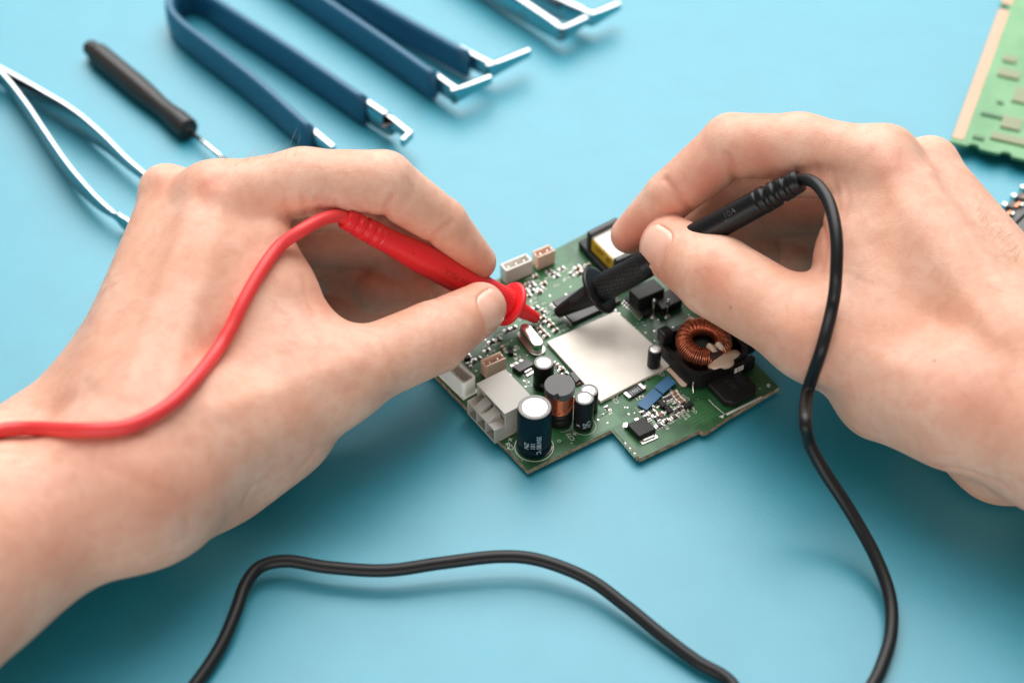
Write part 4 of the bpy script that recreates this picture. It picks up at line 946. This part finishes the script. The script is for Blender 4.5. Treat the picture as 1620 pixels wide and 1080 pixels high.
# ---- yellow-taped transformer at the back edge
tf, q = pack('transformer', ((915, 382), (938, 370), (985, 420), (960, 432)), .3, chipb, .03, 'yellow taped transformer at the back edge under the fingertip')
yel = mat('yellow_tape', lin(222, 186, 44), 0.35); vary(yel, lin(208, 170, 36), lin(228, 194, 52), 5)
q = [Lc_(u, v, .85) for u, v in ((933, 374), (975, 353), (1019, 396), (975, 416))]
Mq = None
bm = bmesh.new(); prism(bm, [(a.x, a.y) for a in q[::-1]], .31, .82, None, .02); yt = link_bm('tape_wrap', bm, yel, tf)
c4 = sum((Vector((a.x, a.y, 0)) for a in q), Vector())/4
bm = bmesh.new(); prism(bm, [tuple((Vector((a.x, a.y, 0))*.93+c4*.07).to_2d()) for a in q[::-1]], .825, .86, None, .01); link_bm('coil_former', bm, whiten, tf)
for (a, b_) in ((q[0], q[1]), (q[2], q[3])):
    m = (a+b_)/2; d = b_-a; bm = bmesh.new(); box(bm, d.length*1.1, .22, .72, Matrix.Translation((m.x, m.y, .31)) @ Matrix.Rotation(math.atan2(d.y, d.x), 4, 'Z'), .05); link_bm('ferrite_core', bm, mat('black_ferrite', (0.03, 0.03, 0.03), .4), tf)
d = q[3]-q[0]; m = q[0].lerp(q[3], .7); rot_t = math.atan2(d.y, d.x); nrm = Vector((d.y, -d.x, 0)).normalized()
if nrm.x > 0: nrm = -nrm
X_ = Vector((d.x, d.y, 0)).normalized(); Mt = Matrix((X_, Vector((0, 0, 1)), X_.cross(Vector((0, 0, 1))))).transposed().to_4x4()
bm = bmesh.new()
for s, f_ in (('85', .72), ('120V', .36)):
    mm = q[0].lerp(q[3], f_)
    put_text(bm, s, .24, lambda x, y: Vector((mm.x, mm.y, .62)) + X_*x + Vector((0, 0, y)) + nrm*.008)
link_bm('tape_print', bm, mat('dark_red_print', lin(84, 34, 26), .5), yt)
# ------------------------------------------------------------------ hand tools on the table behind the hands
steel = mat('brushed_steel', (0.50, 0.53, 0.55), 0.17, 1.0)
bump(steel, 14, 0.04, 0.01, 4, stretch=(1, 6, 6))
blue_coat = mat('blue_rubber_coating', lin(42, 102, 134), 0.36, spec=0.5); bump(blue_coat, 25, 0.08, 0.01)
handle_blk = mat('dark_grey_handle', (0.022, 0.020, 0.019), 0.45)

def band(bm, pts, thick, n=6, rnd=False):
    """strip standing on its edge; pts = (u, v, z_top, z_bottom) along its top edge"""
    P = [at(u, v, zt) for u, v, zt, zb in pts]
    dense = catmull(P, n); zt = np.interp(np.linspace(0, len(pts)-1, len(dense)), range(len(pts)), [p[2] for p in pts])
    zb = np.interp(np.linspace(0, len(pts)-1, len(dense)), range(len(pts)), [p[3] for p in pts])
    path = [Vector((p.x, p.y, (a+b)/2)) for p, a, b in zip(dense, zt, zb)]
    k = 0.80 if rnd else 0.5
    if rnd: prof = [(math.copysign(abs(math.cos(t))**0.8, math.cos(t)), math.copysign(abs(math.sin(t))**0.45, math.sin(t))) for t in [2*math.pi*i/20 for i in range(20)]]
    else: prof = [(1, -.94), (1, .94), (.8, 1), (-.8, 1), (-1, .94), (-1, -.94), (-.8, -1), (.8, -1)]
    ths = thick if isinstance(thick, (list, tuple)) else [thick]*len(pts)
    th = np.interp(np.linspace(0, len(pts)-1, len(dense)), range(len(pts)), ths)
    sweep(bm, path, [(t/2, max((a-b)/2, .02)) for t, a, b in zip(th, zt, zb)], prof=prof, up=(0, 0, 1))

def add_band(root, name, pts, thick, m, rnd=False, n=6):
    bm = bmesh.new(); band(bm, pts, thick, n, rnd)
    for v in bm.verts: v.co -= root.location
    o = link_bm(name, bm, m, root, True)
    return o
# steel tweezers lying at the left edge
t = tag(empty('tweezers', at(60, 190, 0)), 'bare steel straight tweezers lying open at the left edge beside the wrist', 'tweezers')
auto_smooth(add_band(t, 'tweezer_arm', [(-40, 88, .9, .3), (0, 106, 1.0, .2), (50, 133, 1.15, .05), (100, 162, 1.2, .02), (130, 183, 1.15, .05), (165, 214, 1.0, .2), (200, 249, .85, .32), (240, 284, .75, .42), (285, 330, .65, .5)], .12, steel))
auto_smooth(add_band(t, 'tweezer_arm', [(-40, 90, .9, .3), (0, 112, 1.0, .2), (40, 160, 1.15, .05), (75, 212, 1.2, .02), (110, 262, 1.1, .1), (150, 308, .9, .3), (178, 334, .72, .45), (186, 337, .75, .35), (196, 343, .75, .1), (214, 356, .7, .2), (240, 375, .65, .45)], .12, steel))
auto_smooth(add_band(t, 'tweezer_joint', [(-120, 40, .9, .3), (-60, 76, .95, .25), (-6, 106, .98, .22)], .3, steel))

# precision screwdriver
sd = tag(empty('screwdriver', at(220, 160, 0)), 'small black precision screwdriver with a thin steel shaft', 'screwdriver')
a, b = at(141, 74, .42), at(299, 206, .42); M = Matrix.Translation(-sd.location) @ axis_frame(a, b); Ls = (b-a).length
rf = interp([(0, .24), (.04, .32), (.5, .33), (.56, .42), (.8, .44), (Ls*.5, .45), (Ls*.62, .41), (Ls*.72, .36), (Ls*.8, .37), (Ls*.9, .43), (Ls-.05, .42), (Ls, .33)])
def flute(t, z):
    r = rf(z)
    if .6 < z < Ls*.6: r -= .018*max(0, math.cos(t*10))
    return r
bm = bmesh.new(); revolve(bm, sorted(list(np.linspace(0, Ls, 60))+[.03, .55, Ls-.04]), 60, flute, M); link_bm('handle', bm, handle_blk, sd, True)
c = at(420, 308, .42); d = (b-a).normalized()
bm = bmesh.new(); sweep(bm, [b-d*.3-sd.location, b+d*2.6-sd.location], .085, 14); o = link_bm('shaft', bm, shaft_steel, sd, True)
bm = bmesh.new(); lathe(bm, [(0.28, 0), (.16, .03), (.12, .05), (.1, .12)], 20, Matrix.Translation(-sd.location) @ axis_frame(b-d*.02, b+d)); link_bm('ferrule', bm, handle_blk, sd, True)

# blue coated extractor tools: a U-shaped spring strip with bare steel ends
e1 = tag(empty('extractor_tool', at(400, 120, 0)), 'U-shaped blue rubber coated extractor tool with one hooked steel end, nearest the screwdriver', 'extractor tool', 'blue coated extractor tools')
add_band(e1, 'spring_handle', [(490, 199, 1.3, .02), (403, 122, 1.32, .02), (321, 59, 1.32, .02), (284, 30, 1.32, .02), (268, 8, 1.32, .02), (272, -14, 1.32, .02), (296, -25, 1.32, .02), (325, -16, 1.32, .02), (352, 4, 1.32, .02), (457, 72, 1.32, .02), (576, 153, 1.3, .02)], .40, blue_coat, True, 9)
auto_smooth(add_band(e1, 'steel_end', [(478, 190, 1.05, .2), (492, 202, 1.05, .2), (527, 231, 1.05, .25)], .2, steel))
f = add_band(e1, 'steel_end', [(562, 146, 1.1, .12), (576, 156, 1.1, .12), (612, 180, 1.08, .15), (617, 183, 1.05, .55), (648, 208, 1.02, .65)], .2, steel); auto_smooth(f)
h = add_band(e1, 'hook', [(650, 206, 1.02, .68), (636, 220, 1.02, .68)], .16, steel); auto_smooth(h)
e2 = tag(empty('extractor_tool', at(640, 60, 0)), 'blue rubber coated extractor tool with two bent steel tips, behind the hooked one', 'extractor tool', 'blue coated extractor tools')
add_band(e2, 'spring_handle', [(687, 115, 1.3, .1), (600, 54, 1.3, .04), (476, -30, 1.3, .02), (400, -85, 1.3, .02), (380, -110, 1.3, .02), (395, -128, 1.3, .02), (430, -112, 1.3, .02), (545, -34, 1.3, .02), (600, 3, 1.3, .04), (739, 81, 1.3, .1)], .40, blue_coat, True, 9)
for q in ([(676, 107, 1.05, .35), (690, 117, 1.05, .35), (717, 136, 1.05, .35), (724, 138, 1.05, .45), (776, 119, 1.0, .68)], [(727, 73, 1.05, .35), (741, 81, 1.05, .35), (772, 97, 1.05, .35), (780, 99, 1.05, .45), (837, 77, 1.0, .68)]):
    auto_smooth(add_band(e2, 'steel_end', q, .2, steel))
e3 = tag(empty('extractor_tool', at(860, 10, 0)), 'bare steel extractor tool with two bent tips at the top edge, farthest from the hands', 'extractor tool')
for q in ([(600, -150, 1.2, .1), (760, -42, 1.2, .1), (826, 0, 1.15, .2), (884, 39, 1.05, .4), (892, 41, 1.05, .45), (928, 25, 1.0, .68)], [(700, -120, 1.2, .1), (830, -35, 1.2, .1), (890, -1, 1.15, .2), (931, 17, 1.05, .4), (941, 18, 1.05, .45), (979, 3, 1.0, .68)]):
    auto_smooth(add_band(e3, 'steel_arm', q, .24, steel))
auto_smooth(add_band(e3, 'steel_bend', [(600, -150, 1.2, .1), (560, -185, 1.2, .1), (600, -195, 1.2, .1), (700, -120, 1.2, .1)], .24, steel))

# second green board at the upper right
gb = tag(empty('memory_board', at(1560, 150, 0)), 'green memory board with a pale contact strip at the upper right corner', 'circuit board')
pcbB = mat('pale_green_mask', lin(96, 158, 104), 0.42, spec=0.5); vary(pcbB, lin(88, 150, 98), lin(108, 166, 112), 0.9, 3)
ZB = 0.55
def gl(u, v, z=ZB): return at(u, v, z)-gb.location
A0, A1 = at(1503, 224, ZB), at(1588, -8, ZB); dv = (A1-A0).normalized(); du = Vector((dv.y, -dv.x, 0))
def gp(s, t_, z=0.0): return A0+dv*s+du*t_+Vector((0, 0, z))-gb.location
edge = [(0, 0)]
for k in range(7):                       # scalloped lower edge
    c = 0.85+1.15*k
    edge += [(0, c-.22)]+[(.2*math.sin(math.pi*j/6), c-.22*math.cos(math.pi*j/6)) for j in range(1, 6)]+[(0, c+.22)]
Lb = (A1-A0).length*2.2; notch = (A1-A0).length*0.90
edge += [(0, 9), (Lb, 9), (Lb, 0), (notch+.3, 0), (notch+.3, .35), (notch, .35), (notch, 0)]
bm = bmesh.new()
top = [bm.verts.new(gp(s, t_)) for s, t_ in edge]; bot = [bm.verts.new(gp(s, t_, -.13)) for s, t_ in edge]
bm.faces.new(top[::-1]); bm.faces.new(bot)
for k in range(len(edge)): bm.faces.new((top[k], top[(k+1) % len(edge)], bot[(k+1) % len(edge)], bot[k]))
bmesh.ops.recalc_face_normals(bm, faces=bm.faces[:]); link_bm('board', bm, pcbB, gb)
cream = mat('cream_contact', lin(236, 200, 176), 0.4)
def slab(bm, s0, s1, t0, t1, z0, z1):
    vs = [bm.verts.new(gp(s, t_, z)) for z in (z0, z1) for s, t_ in ((s0, t0), (s1, t0), (s1, t1), (s0, t1))]
    for f in ((0, 1, 2, 3), (4, 7, 6, 5), (0, 4, 5, 1), (1, 5, 6, 2), (2, 6, 7, 3), (3, 7, 4, 0)): bm.faces.new([vs[i] for i in f])
n = 0; gold = mat('gold_contact', lin(228, 170, 142), 0.4, 0.1)
s = 0.28
while s < notch+2.6:
    if not (notch-.12 < s < notch+.36):
        bm = bmesh.new(); slab(bm, s, s+.105, .03, .42, 0.002, .02); bmesh.ops.recalc_face_normals(bm, faces=bm.faces[:]); link_bm('contact', bm, gold, gb)
    s += .125
brown = mat('pale_brown_chip', lin(138, 146, 112), 0.5); grey_g = mat('grey_green_chip', lin(92, 134, 98), 0.5)
rg = random.Random(5)
for s0, s1, t0, t1, m in ((.7, 1.1, 1.3, 2.6, brown), (1.5, 2.2, 1.5, 2.2, brown), (1.9, 2.6, 2.5, 3.6, brown), (3.2, 4.1, 1.6, 3.2, brown), (.5, .7, .7, 1.1, grey_g), (2.0, 2.15, .7, 1.5, grey_g), (4.6, 5.1, .8, 1.6, brown), (4.9, 5.3, 2.0, 3.4, grey_g), (1.2, 1.35, 2.8, 3.6, grey_g), (2.9, 3.0, 1.1, 1.35, grey_g), (5.6, 6.0, .8, 1.3, brown)):
    bm = bmesh.new(); slab(bm, s0, s1, t0, t1, .002, .07); bmesh.ops.recalc_face_normals(bm, faces=bm.faces[:]); link_bm('chip', bm, m, gb)

# grey slot connector half hidden behind the right wrist
sc = tag(empty('slot_connector', at(1620, 350, 0)), 'grey slotted connector with copper pins, half hidden behind the forearm at the right edge', 'connector')
greyp = mat('grey_connector_plastic', (0.11, 0.11, 0.105), 0.5); darkp = mat('dark_slot', (0.015, 0.015, 0.015), 0.5)
copper_pin = mat('copper_pin', lin(196, 120, 92), 0.35, 0.9); whitep = mat('cream_plastic', lin(240, 214, 192), 0.5)
D0 = at(1546, 412, .9); D1 = at(1686, 276, .9); dx = (D1-D0).normalized(); dy = Vector((-dx.y, dx.x, 0)); Lc = 9.0
Ms = Matrix((dx, dy, Vector((0, 0, 1)))).transposed().to_4x4(); Ms.translation = D0-Vector((0, 0, .9))-sc.location
def sbox(name, x0, x1, y0, y1, z0, z1, m, bev=.02):
    bm = bmesh.new(); box(bm, x1-x0, y1-y0, z1-z0, Ms @ Matrix.Translation(((x0+x1)/2, (y0+y1)/2, z0)), bev); return link_bm(name, bm, m, sc)
sbox('housing', -1, Lc, -.75, -.08, .0, .95, greyp); sbox('housing', -1, Lc, .02, .42, 0, .9, greyp); sbox('slot_floor', -1, Lc, -.08, .02, 0, .6, darkp, 0)
sbox('lip', -1, Lc, -1.0, -.8, 0, .6, greyp); sbox('base_strip', -1, Lc, -2.2, -1.02, 0, .35, whitep)
k = 0
while k < 12:
    x = -.6+.62*k
    sbox('tooth', x, x+.34, .42, .72, 0, .92, greyp); sbox('contact_pin', x+.02, x+.36, .34, .46, .93, 1.0, copper_pin, .01)
    sbox('solder_tail', x+.08, x+.24, .74, .92, .35, .8, nickel, .02); sbox('solder_tail', x+.22, x+.36, .24, .33, .93, 1.01, nickel, .02)
    k += 1
